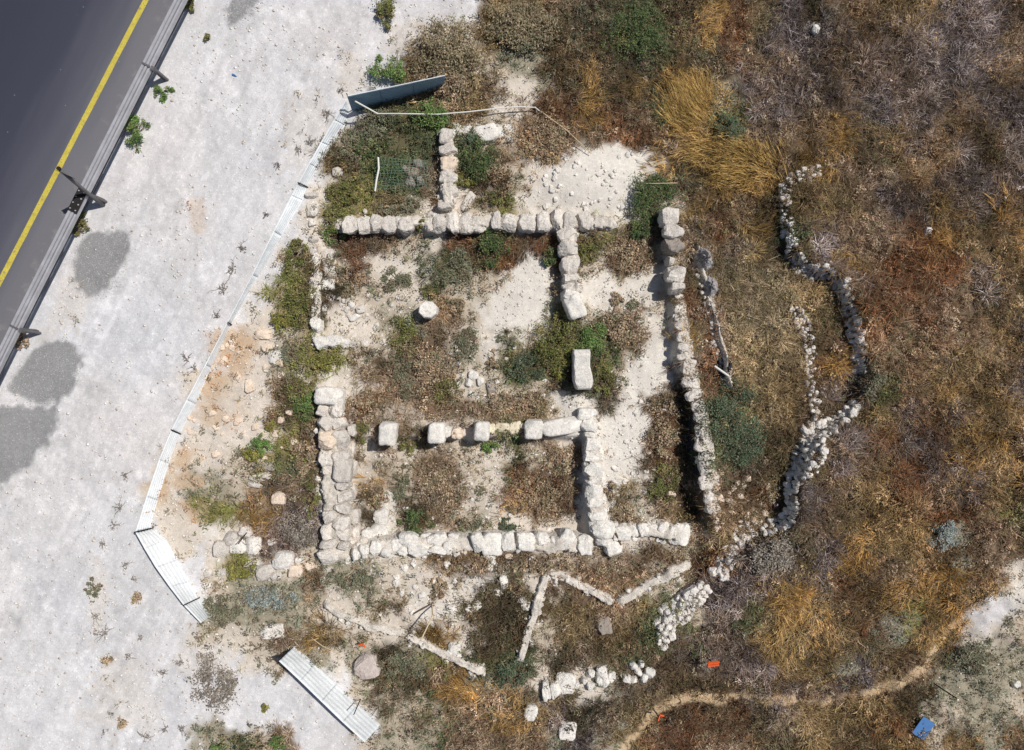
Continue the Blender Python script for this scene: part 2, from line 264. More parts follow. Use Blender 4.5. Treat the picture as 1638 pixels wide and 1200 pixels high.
# finer features: px, py, rx, ry, degrees, type, strength
BLOBS = [(955, 285, 70, 42, -15, 'c', 1), (985, 250, 40, 26, 0, 'c', 1), (900, 315, 60, 24, 0, 'c', .9), (1000, 330, 30, 26, 0, 'c', .9), (850, 430, 22, 60, 15, 'c', 1), (815, 500, 55, 36, 0, 'c', .75),
 (870, 390, 32, 18, 0, 'r', .9), (770, 385, 40, 12, 0, 'r', .6), (560, 395, 22, 22, 0, 'r', .9), (1000, 410, 30, 26, 30, 'b', .9), (962, 470, 30, 30, 0, 'c', .8), (1030, 455, 40, 26, -30, 'c', .8),
 (1035, 600, 40, 45, 25, 'c', 1), (1010, 680, 30, 50, 0, 'c', 1), (985, 740, 28, 40, 20, 'c', 1), (1050, 545, 30, 50, 0, 'c', .7), (1065, 700, 28, 60, 10, 'r', .9), (920, 650, 40, 22, 20, 'c', .9),
 (970, 620, 20, 35, 0, 'd', .8), (640, 430, 36, 20, -10, 'c', .6), (600, 470, 36, 30, 20, 's', .7), (620, 780, 22, 90, 8, 's', .7), (790, 800, 26, 60, 0, 't', .8), (700, 780, 40, 40, 0, 'b', .9), (860, 790, 50, 40, 0, 'r', .55),
 (610, 840, 20, 50, 20, 'c', .9), (535, 750, 28, 130, 0, 'c', .75), (700, 870, 80, 16, 0, 'c', .8), (860, 868, 110, 14, 0, 't', .9), (1040, 850, 70, 14, 0, 'c', .8), (958, 760, 24, 90, 0, 'c', .9),
 (540, 358, 30, 12, 0, 't', .8), (720, 356, 200, 12, 0, 't', .8), (690, 960, 45, 40, 0, 'c', .65), (770, 935, 40, 16, 0, 'c', .7), (560, 1000, 40, 16, 10, 't', .7), (620, 1000, 34, 22, 20, 't', .8), (730, 1000, 30, 14, 0, 't', .6),
 (800, 980, 40, 50, 0, 'd', .8), (1600, 940, 60, 36, -20, 'c', .7), (1555, 980, 30, 30, 0, '.', .6), (1555, 965, 40, 24, -30, '.', .7), (640, 1120, 36, 20, 0, 's', .7), (660, 1160, 40, 50, 0, 's', .6),
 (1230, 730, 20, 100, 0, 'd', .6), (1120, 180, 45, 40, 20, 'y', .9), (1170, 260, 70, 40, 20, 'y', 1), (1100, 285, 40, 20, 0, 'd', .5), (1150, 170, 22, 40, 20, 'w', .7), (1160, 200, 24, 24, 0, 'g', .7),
 (1260, 110, 40, 20, -20, 'n', .8), (1305, 45, 14, 8, 20, 't', .8), (1440, 130, 120, 60, 0, 'n', .7), (1130, 40, 18, 20, 0, 'y', .9), (1170, 55, 24, 26, 0, 'r', .9), (1020, 50, 50, 60, 0, 'g', .5),
 (830, 150, 30, 30, 0, 't', .7), (790, 145, 20, 24, 0, 'b', .4), (330, 660, 30, 20, 0, 'o', .7), (370, 560, 34, 30, 0, 'o', .8), (350, 620, 26, 30, 0, 'o', .6), (300, 770, 26, 14, 0, 'o', .8), (316, 350, 14, 34, 0, 'o', .45),
 (390, 640, 36, 24, 0, 't', .7), (400, 690, 50, 16, 0, 't', .6), (1295, 1180, 3, 3, 0, 't', .2), (480, 840, 36, 30, 0, 'n', .8), (430, 960, 44, 16, 0, 'w', .9), (420, 800, 22, 20, 0, 'o', .5), (1390, 500, 60, 40, 0, 'r', .7), (1440, 450, 70, 40, 0, 'r', .7),
 (1590, 400, 30, 60, 0, 'k', .5), (1480, 90, 110, 60, 10, 'n', .8), (1330, 130, 60, 50, 0, 'n', .6), (1600, 300, 40, 40, 0, 'n', .6), (560, 520, 40, 30, 0, 't', .7), (660, 440, 40, 40, 0, 't', .5), (760, 540, 40, 24, 0, 't', .7), (640, 660, 36, 16, 0, 't', .5), (740, 680, 60, 10, 0, 't', .6), (580, 620, 26, 18, 0, 't', .7), (750, 610, 30, 24, 0, 't', .7), (640, 720, 30, 20, 0, 't', .6), (800, 730, 30, 24, 0, 't', .7), (580, 760, 18, 60, 0, 't', .5), (990, 580, 30, 20, 0, 's', .5), (650, 920, 80, 22, 0, 't', .6), (850, 910, 60, 12, 0, 's', .6), (930, 890, 60, 14, 0, 's', .5), (1455, 740, 24, 90, 0, 'r', .5), (1500, 930, 40, 40, 0, 'y', .45), (1290, 1010, 46, 70, 20, 'k', .7), (1560, 750, 40, 50, 0, 'k', .6), (1505, 1050, 16, 40, 15, 'd', .9), (1440, 1100, 50, 10, -20, 'd', .7), (1140, 1092, 60, 10, 0, 'd', .6), (1190, 620, 60, 110, 0, 'k', .7), (1210, 480, 50, 60, 0, 'k', .6), (1130, 560, 14, 70, 0, 'r', .8),
 (1570, 1090, 60, 80, 0, 'w', .8), (1600, 1010, 40, 30, 0, 's', .7), (1095, 1010, 30, 40, 0, 'g', .4), (1150, 1060, 30, 40, 0, 'n', .7), (1200, 900, 50, 40, 0, 'n', .85), (1210, 870, 40, 20, 0, 'n', .7), (1100, 1180, 90, 40, 0, 'r', .6), (740, 1105, 40, 16, 0, 'y', .7),
 (200, 1120, 60, 60, 0, 't', .35), (340, 1040, 60, 40, 0, 't', .35), (155, 960, 14, 60, 0, 't', .4), (230, 120, 14, 120, 26, 't', .35), (120, 480, 30, 70, 26, 't', .35), (660, 60, 40, 24, 0, 't', .5), (560, 120, 20, 40, 0, 't', .5), (480, 210, 30, 60, 25, 't', .35)]
PATHS = [([(985, 1215), (1020, 1170), (1050, 1135), (1100, 1113), (1190, 1112), (1310, 1122), (1400, 1100), (1440, 1085), (1475, 1060), (1498, 1020), (1508, 985)], 9, 'p', .88)]
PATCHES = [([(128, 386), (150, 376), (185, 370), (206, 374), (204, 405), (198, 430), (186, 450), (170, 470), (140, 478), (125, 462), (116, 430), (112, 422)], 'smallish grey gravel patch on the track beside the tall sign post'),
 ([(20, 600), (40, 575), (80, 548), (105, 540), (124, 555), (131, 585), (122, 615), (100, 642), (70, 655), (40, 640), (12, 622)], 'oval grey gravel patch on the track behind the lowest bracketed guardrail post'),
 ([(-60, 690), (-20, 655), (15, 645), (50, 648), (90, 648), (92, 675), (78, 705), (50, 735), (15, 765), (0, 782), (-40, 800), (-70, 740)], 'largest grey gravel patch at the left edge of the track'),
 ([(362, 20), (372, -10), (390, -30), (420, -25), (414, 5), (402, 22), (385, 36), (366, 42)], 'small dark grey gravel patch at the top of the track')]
def inside(px, py, pts):                              # signed distance to a polygon, negative inside
    d = seg_d(px, py, list(pts)+[pts[0]]); c = np.zeros(px.shape, bool)
    for (ax, ay), (bx, by) in zip(pts, list(pts[1:])+[pts[0]]):
        if ay != by: c ^= ((ay > py) != (by > py)) & (px < (bx-ax)*(py-ay)/(by-ay)+ax)
    return np.where(c, -d, d)
def seg_d(px, py, pts):
    d = np.full(px.shape, 1e9)
    for (ax, ay), (bx, by) in zip(pts[:-1], pts[1:]):
        vx, vy = bx-ax, by-ay; t = np.clip(((px-ax)*vx+(py-ay)*vy)/(vx*vx+vy*vy), 0, 1)
        d = np.minimum(d, np.hypot(px-ax-t*vx, py-ay-t*vy))
    return d
CELL = np.array(CELL)
def weights(x, y):
    px = x*50+819; py = 600-y*50
    wx = px + (fbm(x, y, 1.1, 11)-.5)*64 + (vn(x, y, .22, 13)-.5)*22; wy = py + (fbm(x, y, 1.1, 12)-.5)*64 + (vn(x, y, .22, 14)-.5)*22
    gx = np.clip(wx/40-.5, 0, 40); gy = np.clip(wy/40-.5, 0, 29)
    i = np.minimum(gx.astype(int), 39); j = np.minimum(gy.astype(int), 28); fx = sstep(.15, .85, gx-i); fy = sstep(.15, .85, gy-j)
    W = np.zeros((len(px), len(TYPES))); k = np.arange(len(px))
    for a, b, w in ((0, 0, (1-fx)*(1-fy)), (1, 0, fx*(1-fy)), (0, 1, (1-fx)*fy), (1, 1, fx*fy)):
        np.add.at(W, (k, CELL[j+b, i+a]), w)
    ex = (fbm(x, y, .7, 21)-.5)*1.3 + (vn(x, y, .16, 22)-.5)*.7
    for (bx, by, rx, ry, dg, ty, st) in BLOBS:
        m = (np.abs(px-bx) < 1.7*max(rx, ry)) & (np.abs(py-by) < 1.7*max(rx, ry))
        if not m.any(): continue
        c, s = math.cos(R(dg)), math.sin(R(dg)); dx = px[m]-bx; dy = py[m]-by
        d = np.hypot((dx*c+dy*s)/rx, (-dx*s+dy*c)/ry)+ex[m]
        a = (st*sstep(1.3, .65, d))[:, None]; oh = np.zeros(len(TYPES)); oh[TYPES.index(ty)] = 1
        W[m] = W[m]*(1-a)+a*oh
    for pts, _l in PATCHES:
        m = (np.abs(px-pts[0][0]) < 190) & (np.abs(py-pts[0][1]) < 190)
        if m.any():
            a = (sstep(4, -6, inside(px[m], py[m], pts)+ex[m]*14)*.93)[:, None]; oh = np.zeros(len(TYPES)); oh[-1] = 1; W[m] = W[m]*(1-a)+a*oh
    for (pts, wd, ty, st) in PATHS:
        a = (st*sstep(1.35, .5, seg_d(px, py, pts)/wd+ex*1.15+(vn(x, y, .5, 23)-.5)*.7))[:, None]; oh = np.zeros(len(TYPES)); oh[TYPES.index(ty)] = 1
        W = W*(1-a)+a*oh
    # the track and the strip along the road stay bare
    t = road_t(x, y); a = sstep(.3, -.1, t)[:, None]; oh = np.zeros(len(TYPES)); oh[0] = 1
    return W*(1-a)+a*oh

xs = np.concatenate([-np.geomspace(460, 21.6, 16), np.arange(-21.48, 21.49, .06), np.geomspace(21.6, 460, 16)])
ys = np.concatenate([-np.geomspace(460, 16.6, 16), np.arange(-16.5, 16.51, .06), np.geomspace(16.6, 460, 16)])
GX, GY = np.meshgrid(xs, ys); gx, gy = GX.ravel(), GY.ravel()
GZ = gz(gx, gy); W = weights(gx, gy)
LC = np.array([lin(*GCOL[c]) for c in TYPES]); GC = W @ LC
GC *= (1+(fbm(gx, gy, .8, 31)-.5)*.22)[:, None]
# wheel-worn bands and pinkish and grey drifts of different dust on the track (material of the ground itself)
dust = fbm(gx, gy, 3.1, 41)-.5; tt = road_t(gx, gy); ss_ = (gx-O[0])*U[0]+(gy-O[1])*U[1]
streak = (fbm(tt*7, ss_*.55, 1, 51, 4)-.5)*.24+(fbm(tt*2.2, ss_*.2, 1, 53, 3)-.5)*.16; white = (sstep(.54, .72, fbm(gx, gy, .26, 55))*.15-sstep(.58, .75, fbm(gx, gy, .34, 56))*.1)*sstep(.35, .6, fbm(tt*1.3, ss_*.25, 1, 57))
GC *= (1+(streak+white)*W[:, 0])[:, None]
GC *= 1+np.stack([dust*.06, dust*.0, -dust*.06], 1)*W[:, :1]
nx, ny = len(xs), len(ys); idx = np.arange(nx*ny).reshape(ny, nx)
F = np.stack([idx[:-1, :-1], idx[:-1, 1:], idx[1:, 1:], idx[1:, :-1]], -1).reshape(-1, 4)
me = npmesh('ground', np.stack([gx, gy, GZ], 1), F, np.clip(GC, .01, .85)); me.materials.append(M_ground)
me.polygons.foreach_set('use_smooth', [True]*len(me.polygons))
tag(link('ground', me), None, None, kind='structure')

# ------------------------------------------------------------------ road
def rp(t, s, z=0.): p = O+N*t+U*s; return Vector((p[0], p[1], z))
ROT = math.atan2(-U[0], U[1])
def sheet(name, t0, t1, s0, s1, z, m, wob=0., skew=0.):
    vs = []; fs = []; n = int((s1-s0)/.25)
    ss = [s0+(s1-s0)*k/n for k in range(n+1)]
    for s in ss:
        e = wob*(float(vn(s, 0, .35, 3))-.5)+wob*(float(vn(s, 5, 1.3, 3))-.5)
        vs += [(t0+skew*s, s, 0), (t1+e+skew*s, s, 0)]
    fs = [(2*k, 2*k+1, 2*k+3, 2*k+2) for k in range(n)]
    o = link(name, pymesh(name, vs, fs), None, m)
    o.matrix_world = Matrix(((N[0], U[0], 0, O[0]), (N[1], U[1], 0, O[1]), (0, 0, 1, z), (0, 0, 0, 1)))
    return o
def asphalt():
    nt = M_asphalt.node_tree; L = nt.links; p = nt.nodes['Principled BSDF']
    for l in list(p.inputs['Base Color'].links): L.remove(l)
    tc = nt.nodes.new('ShaderNodeTexCoord'); sx = nt.nodes.new('ShaderNodeSeparateXYZ'); L.new(tc.outputs['Object'], sx.inputs[0])
    mp = nt.nodes.new('ShaderNodeMapping'); mp.inputs['Scale'].default_value = (2.2, .25, 1); L.new(tc.outputs['Object'], mp.inputs[0])
    t = nt.nodes.new('ShaderNodeTexNoise'); t.inputs['Scale'].default_value = 1; t.inputs['Detail'].default_value = 5; L.new(mp.outputs[0], t.inputs['Vector'])
    a = nt.nodes.new('ShaderNodeMath'); a.operation = 'MULTIPLY_ADD'; a.inputs[1].default_value = 1.1; L.new(t.outputs[0], a.inputs[0]); L.new(sx.outputs[0], a.inputs[2])
    r = nt.nodes.new('ShaderNodeValToRGB'); mr = nt.nodes.new('ShaderNodeMapRange'); mr.inputs[1].default_value = -4.5; mr.inputs[2].default_value = .6; L.new(a.outputs[0], mr.inputs[0]); L.new(mr.outputs[0], r.inputs[0])
    e = r.color_ramp.elements; e[0].position = .0; e[0].color = (*lin(56, 57, 70), 1); e[1].position = 1; e[1].color = (*lin(118, 116, 118), 1)
    for pos, c in ((.35, (62, 63, 76)), (.62, (86, 87, 96)), (.76, (108, 107, 112))):
        q = e.new(pos); q.color = (*lin(*c), 1)
    t2 = nt.nodes.new('ShaderNodeTexNoise'); t2.inputs['Scale'].default_value = 70; t2.inputs['Detail'].default_value = 3; L.new(tc.outputs['Object'], t2.inputs['Vector'])
    m2 = nt.nodes.new('ShaderNodeMapRange'); m2.inputs[1].default_value = .3; m2.inputs[2].default_value = .7; m2.inputs[3].default_value = .7; m2.inputs[4].default_value = 1.3; L.new(t2.outputs[0], m2.inputs[0])
    sc = nt.nodes.new('ShaderNodeVectorMath'); sc.operation = 'SCALE'; L.new(r.outputs[0], sc.inputs[0]); L.new(m2.outputs[0], sc.inputs['Scale'])
    v = nt.nodes.new('ShaderNodeTexVoronoi'); v.inputs['Scale'].default_value = 3.2; L.new(tc.outputs['Object'], v.inputs['Vector'])
    g = nt.nodes.new('ShaderNodeMath'); g.operation = 'LESS_THAN'; g.inputs[1].default_value = .05; L.new(v.outputs['Distance'], g.inputs[0])
    sc2 = nt.nodes.new('ShaderNodeSeparateColor'); L.new(v.outputs['Color'], sc2.inputs[0]); g2 = nt.nodes.new('ShaderNodeMath'); g2.operation = 'GREATER_THAN'; g2.inputs[1].default_value = .72; L.new(sc2.outputs[0], g2.inputs[0])
    gm = nt.nodes.new('ShaderNodeMath'); gm.operation = 'MULTIPLY'; L.new(g.outputs[0], gm.inputs[0]); L.new(g2.outputs[0], gm.inputs[1])
    g5 = nt.nodes.new('ShaderNodeMath'); g5.operation = 'MULTIPLY'; g5.inputs[1].default_value = .5; L.new(gm.outputs[0], g5.inputs[0])
    mx = nt.nodes.new('ShaderNodeMix'); mx.data_type = 'RGBA'; L.new(g5.outputs[0], mx.inputs[0]); L.new(sc.outputs[0], mx.inputs[6]); mx.inputs[7].default_value = (.5, .5, .48, 1)
    dn = nt.nodes.new('ShaderNodeTexNoise'); dn.inputs['Scale'].default_value = 2.6; dn.inputs['Detail'].default_value = 6; dn.inputs['Roughness'].default_value = .7; L.new(tc.outputs['Object'], dn.inputs['Vector'])
    de = nt.nodes.new('ShaderNodeMapRange'); de.inputs[1].default_value = -1.2; de.inputs[2].default_value = -.1; de.inputs[3].default_value = -.16; de.inputs[4].default_value = .2; L.new(sx.outputs[0], de.inputs[0])
    da = nt.nodes.new('ShaderNodeMath'); L.new(dn.outputs[0], da.inputs[0]); L.new(de.outputs[0], da.inputs[1])
    dm = nt.nodes.new('ShaderNodeMapRange'); dm.inputs[1].default_value = .5; dm.inputs[2].default_value = .78; dm.inputs[4].default_value = .35; L.new(da.outputs[0], dm.inputs[0])
    dx_ = nt.nodes.new('ShaderNodeMix'); dx_.data_type = 'RGBA'; L.new(dm.outputs[0], dx_.inputs[0]); L.new(mx.outputs[2], dx_.inputs[6]); dx_.inputs[7].default_value = (*lin(176, 168, 160), 1)
    L.new(dx_.outputs[2], p.inputs['Base Color']); p.inputs['Roughness'].default_value = .85
    b = nt.nodes.new('ShaderNodeBump'); b.inputs['Strength'].default_value = .3; b.inputs['Distance'].default_value = .01; L.new(t2.outputs[0], b.inputs['Height']); L.new(b.outputs[0], p.inputs['Normal'])
asphalt()
tag(sheet('road', -9, -.2, -60, 70, .03, M_asphalt, .1), None, None, kind='structure')
tag(sheet('road_line', -1.525, -1.355, -60, 70, .035, M_yellow, .012, -.0125), None, None, kind='structure')

# ------------------------------------------------------------------ guardrail
gr = empty('guardrail', rp(0, 5.8), 'long grey steel guardrail with bracketed posts between asphalt road and white track', 'guardrail')
def swept(name, prof, s0, s1, m, parent, step=.5):
    n = int((s1-s0)/step); k = len(prof); org = parent.location
    vs = []; fs = []
    for i in range(n+1):
        s = s0+(s1-s0)*i/n; w = (float(vn(s, 1, 3., 8))-.5)*.03
        for (t, z) in prof: vs.append(rp(t+w, s, z+w*.3)-org)
    for i in range(n):
        for j in range(k): fs.append((i*k+j, i*k+(j+1) % k, (i+1)*k+(j+1) % k, (i+1)*k+j))
    return link(name, pymesh(name, vs, fs), parent, m)
wb = [(-.145, .44), (-.085, .47), (-.085, .53), (-.14, .57), (-.14, .63), (-.085, .66), (-.085, .72), (-.145, .755), (-.06, .765), (-.05, .72), (-.05, .47), (-.06, .43)]
swept('beam', wb, -8, 16, M_rail, gr)
swept('rail', [(-.02, .70), (-.02, .76), (.05, .77), (.055, .70)], -8, 16, M_rail, gr)
swept('rail', [(.075, .60), (.075, .735), (.135, .74), (.14, .60)], -8, 16, M_rail, gr)
def s_of(px, py):
    q = np.array(PA(px, py, .75)[:2])-O; return float(q @ U)
SPOST = [s_of(240, 107), s_of(132, 306), s_of(24, 524)]
SPOST += [SPOST[0]-4.55, SPOST[2]+4.6]
for s in SPOST:
    o = rp(.02, s); b = MB(); org = gr.location
    Mr = Matrix.Rotation(math.atan2(U[1], U[0]), 4, 'Z')
    b.box(rp(.19, s, .36), .12, .1, .78, Mr); b.box(rp(.05, s, .60), .09, .34, .16, Mr); b.box(rp(-.02, s, .772), .06, .28, .02, Mr)
    b.tube([rp(.2, s, .7), rp(.24, s, .35), rp(.30, s, 0.)], .05, 8)
    b.build('post', M_post, gr, org=org)
b = MB(); s = SPOST[1]+.33; Mr = Matrix.Rotation(math.atan2(U[1], U[0]), 4, 'Z')
b.box(rp(0, s, .785), .75, .31, .016, Mr)
pl = b.build('splice_plate', M_iron, gr, org=gr.location)
b = MB()
for i in range(4):
    for j in range(2):
        c = rp(-.09+.18*j, s-.3+.2*i, .793); b = MB(); b.tube([c, c+Vector((0, 0, .022))], .022, 6); b.build('bolt', M_rail, pl, org=gr.location)
pb = P(165, 330); pt = PA(94, 270, 2.3)
sp = empty('sign_post', pb, 'leaning grey sign post standing behind the guardrail, its top over the yellow line', 'sign post')
b = MB(); b.tube([pb-Vector((0, 0, .2)), pb.lerp(pt, .3), pb.lerp(pt, .6), pt], [.07, .06, .055, .05], 10); b.build('pole', M_post, sp, org=pb, smooth=True)
b = MB(); q = pb.lerp(pt, .86); rd = Vector((q.x, q.y, 0)).normalized(); b.box(q+rd*.02, .34, .012, .45, Matrix.Rotation(math.atan2(rd.y, rd.x), 4, 'Z')); b.build('sign_board', M_iron, sp, org=pb)
b = MB(); b.tube([pt-Vector((0, 0, .03)), pt+(pt-pb).normalized()*.03], .06, 10); b.build('cap', M_iron, sp, org=pb)

# ------------------------------------------------------------------ gravel patches on the track
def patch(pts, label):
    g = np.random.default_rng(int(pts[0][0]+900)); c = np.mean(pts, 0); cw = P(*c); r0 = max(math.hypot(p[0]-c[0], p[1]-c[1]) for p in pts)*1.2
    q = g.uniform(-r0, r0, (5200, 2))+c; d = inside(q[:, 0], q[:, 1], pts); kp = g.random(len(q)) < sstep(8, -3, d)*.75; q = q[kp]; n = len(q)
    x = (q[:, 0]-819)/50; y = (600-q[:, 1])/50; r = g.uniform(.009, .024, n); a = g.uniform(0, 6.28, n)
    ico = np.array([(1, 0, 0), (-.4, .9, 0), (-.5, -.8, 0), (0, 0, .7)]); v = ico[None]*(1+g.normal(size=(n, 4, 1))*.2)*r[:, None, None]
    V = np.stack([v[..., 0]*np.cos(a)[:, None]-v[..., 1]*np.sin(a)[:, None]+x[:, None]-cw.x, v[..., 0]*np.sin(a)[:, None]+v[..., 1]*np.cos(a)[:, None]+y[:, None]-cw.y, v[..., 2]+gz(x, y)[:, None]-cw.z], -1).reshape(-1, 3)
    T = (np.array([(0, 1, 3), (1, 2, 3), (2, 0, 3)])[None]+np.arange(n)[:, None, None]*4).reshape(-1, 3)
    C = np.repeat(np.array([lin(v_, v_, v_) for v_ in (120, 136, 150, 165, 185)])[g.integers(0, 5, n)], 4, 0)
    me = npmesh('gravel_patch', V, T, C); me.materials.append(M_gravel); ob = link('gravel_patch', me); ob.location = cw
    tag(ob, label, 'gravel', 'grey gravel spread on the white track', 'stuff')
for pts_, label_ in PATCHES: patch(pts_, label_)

# ------------------------------------------------------------------ sheet metal fence
def fence(label, stations, hs, posts=(), name='metal_sheet_fence', m=None):
    """stations: (top px, bottom px). A corrugated sheet between stations; each sheet is a panel"""
    org = P(*stations[len(stations)//2][1]); root = empty(name, org, label, 'fence')
    T = []
    for (tp, bp) in stations:
        b = P(*bp); z = float(gz(b.x, b.y)); t = PA(tp[0], tp[1], z+hs); T.append((t, b-Vector((0, 0, .02))))
    n = 25
    for k in range(len(T)-1):
        vs = []; fs = []; nl = 14
        (t0, b0), (t1, b1) = T[k], T[k+1]
        nrm = (b1-b0).cross(t0-b0).normalized()
        for i in range(nl+1):
            f = i/nl; t = t0.lerp(t1, f); bb = b0.lerp(b1, f)
            for j in range(n):
                g = j/(n-1); p = bb.lerp(t, g)
                rib = .016*max(0, math.cos(g*2*math.pi*6))**2 + .02*math.sin(math.pi*g)*(float(vn(f*3+k*3, g*2, 1, 6))-.5)*2
                vs.append(p+nrm*(rib+.003*(k % 2))-org)
        for i in range(nl):
            for j in range(n-1): fs.append((i*n+j, (i+1)*n+j, (i+1)*n+j+1, i*n+j+1))
        o = link('panel', pymesh('panel', vs, fs, True), root, m or M_sheet)
        sm = o.modifiers.new('thickness', 'SOLIDIFY'); sm.thickness = .012; sm.offset = 0
    for i in posts:
        t, b = T[i]; d = (t-b).normalized(); b_ = MB(); q = (T[min(i+1, len(T)-1)][1]-T[max(i-1, 0)][1]).normalized(); nn = q.cross(d).normalized()*-.035
        b_.tube([b-d*.1+nn, t+d*.10+nn], .018, 6); b_.build('post', M_iron, root, org=org)
    b_ = MB(); b_.tube([t+(t-b).normalized()*.012-org for t, b in T], .014, 6); b_.build('top_rim', M_sheet, root)
    return root
fence('white sheet metal fence run ending in the greenery, its shaded side towards the ruin', [((556, 154), (564, 178)), ((608, 143), (612, 164)), ((660, 132), (662, 152)), ((712, 121), (709, 141))], 1.05, (0, 2), m=mat('shade tinted sheet metal', lin(138, 164, 184), rough=.5, noise=[(1.5, .85, 1.1, .3, .7)], bump=(5, .12, .05)))  # white sheet; the shade on this face is painted in as slate blue
fence('longest white sheet metal fence, leaning along the white track west of the ruin', [((554, 161), (560, 172)), ((535, 192), (553, 201)), ((514, 228), (531, 235)), ((495, 262), (508, 269)), ((478, 293), (491, 299)), ((467, 313), (485, 321)), ((438, 371), (450, 378)), ((404, 440), (412, 444)),
       ((364, 516), (369, 519)), ((329, 584), (338, 589)), ((299, 640), (313, 647)), ((275, 688), (288, 694)), ((255, 736), (270, 742)), ((235, 795), (253, 801)), ((218, 850), (240, 846))], .42, (4, 8, 11, 14))
fence('short bowed white fence section bending from the longest run towards the gap', [((218, 852), (244, 846)), ((232, 877), (266, 862)), ((250, 907), (285, 895)), ((272, 938), (303, 930)), ((295, 968), (318, 957)), ((322, 996), (336, 986))], .85, (0, 4))
fence('straight bright white fence section on the near side of the gap, by the flat boulder', [((447, 1057), (472, 1033)), ((480, 1088), (504, 1061)), ((514, 1121), (538, 1094)), ((548, 1154), (573, 1126)), ((584, 1187), (609, 1159))], 1.1, ())
def rod(name, a, b_, r, m, label, cat, group=None, mid=None):
    o = empty(name, a, label, cat, group); q = MB(); pts = [a]+([mid] if mid else [])+[b_]; q.tube(pts, r, 7)
    me = q
    bpy.data.objects.remove(o)
    ob = me.build(name, m, None, org=a); ob.location = a; return tag(ob, label, cat, group)
rod('iron_stake', P(452, 1052), PA(444, 1062, .95), .018, M_iron, 'dark iron stake at the upper end of the bright fence section beside the gap', 'stake')
rod('iron_stake', P(577, 1118), PA(566, 1143, 1.25), .016, M_iron, 'dark iron stake leaning across the lower half of the bright fence section', 'stake')
rod('iron_stake', P(1493, 1093), PA(1530, 1117, .95), .02, M_iron, 'thin black stake standing in pale scrub above the blue board', 'stake')
rod('iron_stake', P(1567, 872), PA(1604, 884, .95), .02, M_iron, 'thin black stake at the upper edge of the white patch on the right', 'stake')
rod('iron_stake', P(400, 845), PA(381, 870, .7), .016, M_iron, 'thin dark stake leaning over the white boulders west of the ruin', 'stake')
rod('white_pole', P(691, 968), PA(673, 1025, 1.3), .022, M_straw, 'pale pole standing in the scrub south of the ruin, above the long mortar ridge', 'pole', mid=PA(692, 985, .8))
rod('branch_or_shadow', P(477, 745, .05), P(455, 772, .04), .02, M_twig, 'brown dead branch lying near the round warm boulder', 'branch')
rod('branch_or_shadow', P(692, 965, .05), P(660, 983, .05), .022, M_twig, 'dark rod laid in as the shadow of the pale standing pole', 'branch')  # dark rod drawn in place of the pole's cast shadow
rod('branch_or_shadow', P(495, 1018, .08), P(545, 1047, .08), .013, M_straw, 'long pale dry branch lying above the flat boulder by the fence', 'branch', mid=P(515, 1033, .1))
rod('branch_or_shadow', P(985, 853, .32), P(993, 872, .2), .03, M_twig, 'grey stick lying on the wall stones at the bottom corner of the ruin', 'branch')
rod('branch_or_shadow', P(865, 178, .2), P(946, 246, .12), .014, M_straw, 'thin curved straw-coloured branch reaching the white chalk heap', 'branch', mid=P(908, 210, .25))
rod('branch_or_shadow', P(1030, 294, .35), P(1084, 293, .4), .012, M_straw, 'thin bleached stalk lying over the dark bush right of the chalk heap', 'branch')
rod('branch_or_shadow', P(600, 1060, .1), P(650, 1050, .12), .012, M_straw, 'thin grey twig lying right of the flat boulder', 'branch', mid=P(630, 1060, .1))
rod('white_pipe', PA(568, 162, .95), PA(604, 182, .35), .025, M_plastic, 'short white pipe propped against the corner of the sheet metal fence', 'pipe')
b = MB(); pts = [P(605, 182, .3), P(640, 182, .36), P(700, 183, .36), P(750, 179, .3), P(800, 173, .26), P(830, 171, .24), P(856, 172, .2), P(866, 180, .1)]; b.tube(pts, .019, 6)
o = b.build('white_rope', M_plastic, None, org=pts[0]); o.location = pts[0]; tag(o, 'long white rope strung over the bushes from the fence corner to the right', 'rope')

# ------------------------------------------------------------------ stones
def cubesphere(n):
    vs = {}; V = []; Fs = []
    def idx(p):
        k = tuple(np.round(p, 5))
        if k not in vs: vs[k] = len(V); V.append(p)
        return vs[k]
    for ax in range(3):
        for sg in (-1, 1):
            for i in range(n):
                for j in range(n):
                    q = []
                    for (a, b_) in ((i, j), (i+1, j), (i+1, j+1), (i, j+1)):
                        p = np.zeros(3); p[ax] = sg; p[(ax+1) % 3] = -1+2*a/n; p[(ax+2) % 3] = -1+2*b_/n; q.append(idx(p))
                    Fs.append(tuple(q if sg > 0 else q[::-1]))
    return np.array(V), Fs
CS = {n: cubesphere(n) for n in (3, 5, 8, 12)}
def stone_mesh(name, n, seed, p=4., chops=6, rough=.05, cut=.78):
    rg = np.random.default_rng(seed); V, Fs = CS[n]; V = V.copy()
    t = np.tan(V*math.pi/4.6)/math.tan(math.pi/4.6)
    r = (np.abs(t)**p).sum(1)**(1/p); V = t/r[:, None]
    for _ in range(chops):
        d = rg.normal(size=3); d[2] *= .6; d /= np.linalg.norm(d); lim = cut+rg.random()*.3
        over = np.maximum(0, V @ d-lim); V -= over[:, None]*d*.92
    ph = rg.random(12)*6.28
    nz = sum(np.sin(V @ rg.normal(size=3)*(2+k*1.4)+ph[k])*(1/(1+k*.6)) for k in range(7))
    V *= (1+rough*nz*.55)[:, None]; V *= 1+rg.normal(size=(len(V), 1))*rough*.3
    me = pymesh(name, V, Fs, n > 8); return me
PROTO = [stone_mesh('stone', 8, 100+k, p=4.2+random.random()*3, chops=11, rough=.07, cut=.82) for k in range(34)]
SMALL = [stone_mesh('stone', 5, 300+k, p=3+random.random()*2, chops=8, rough=.07, cut=.72) for k in range(20)]
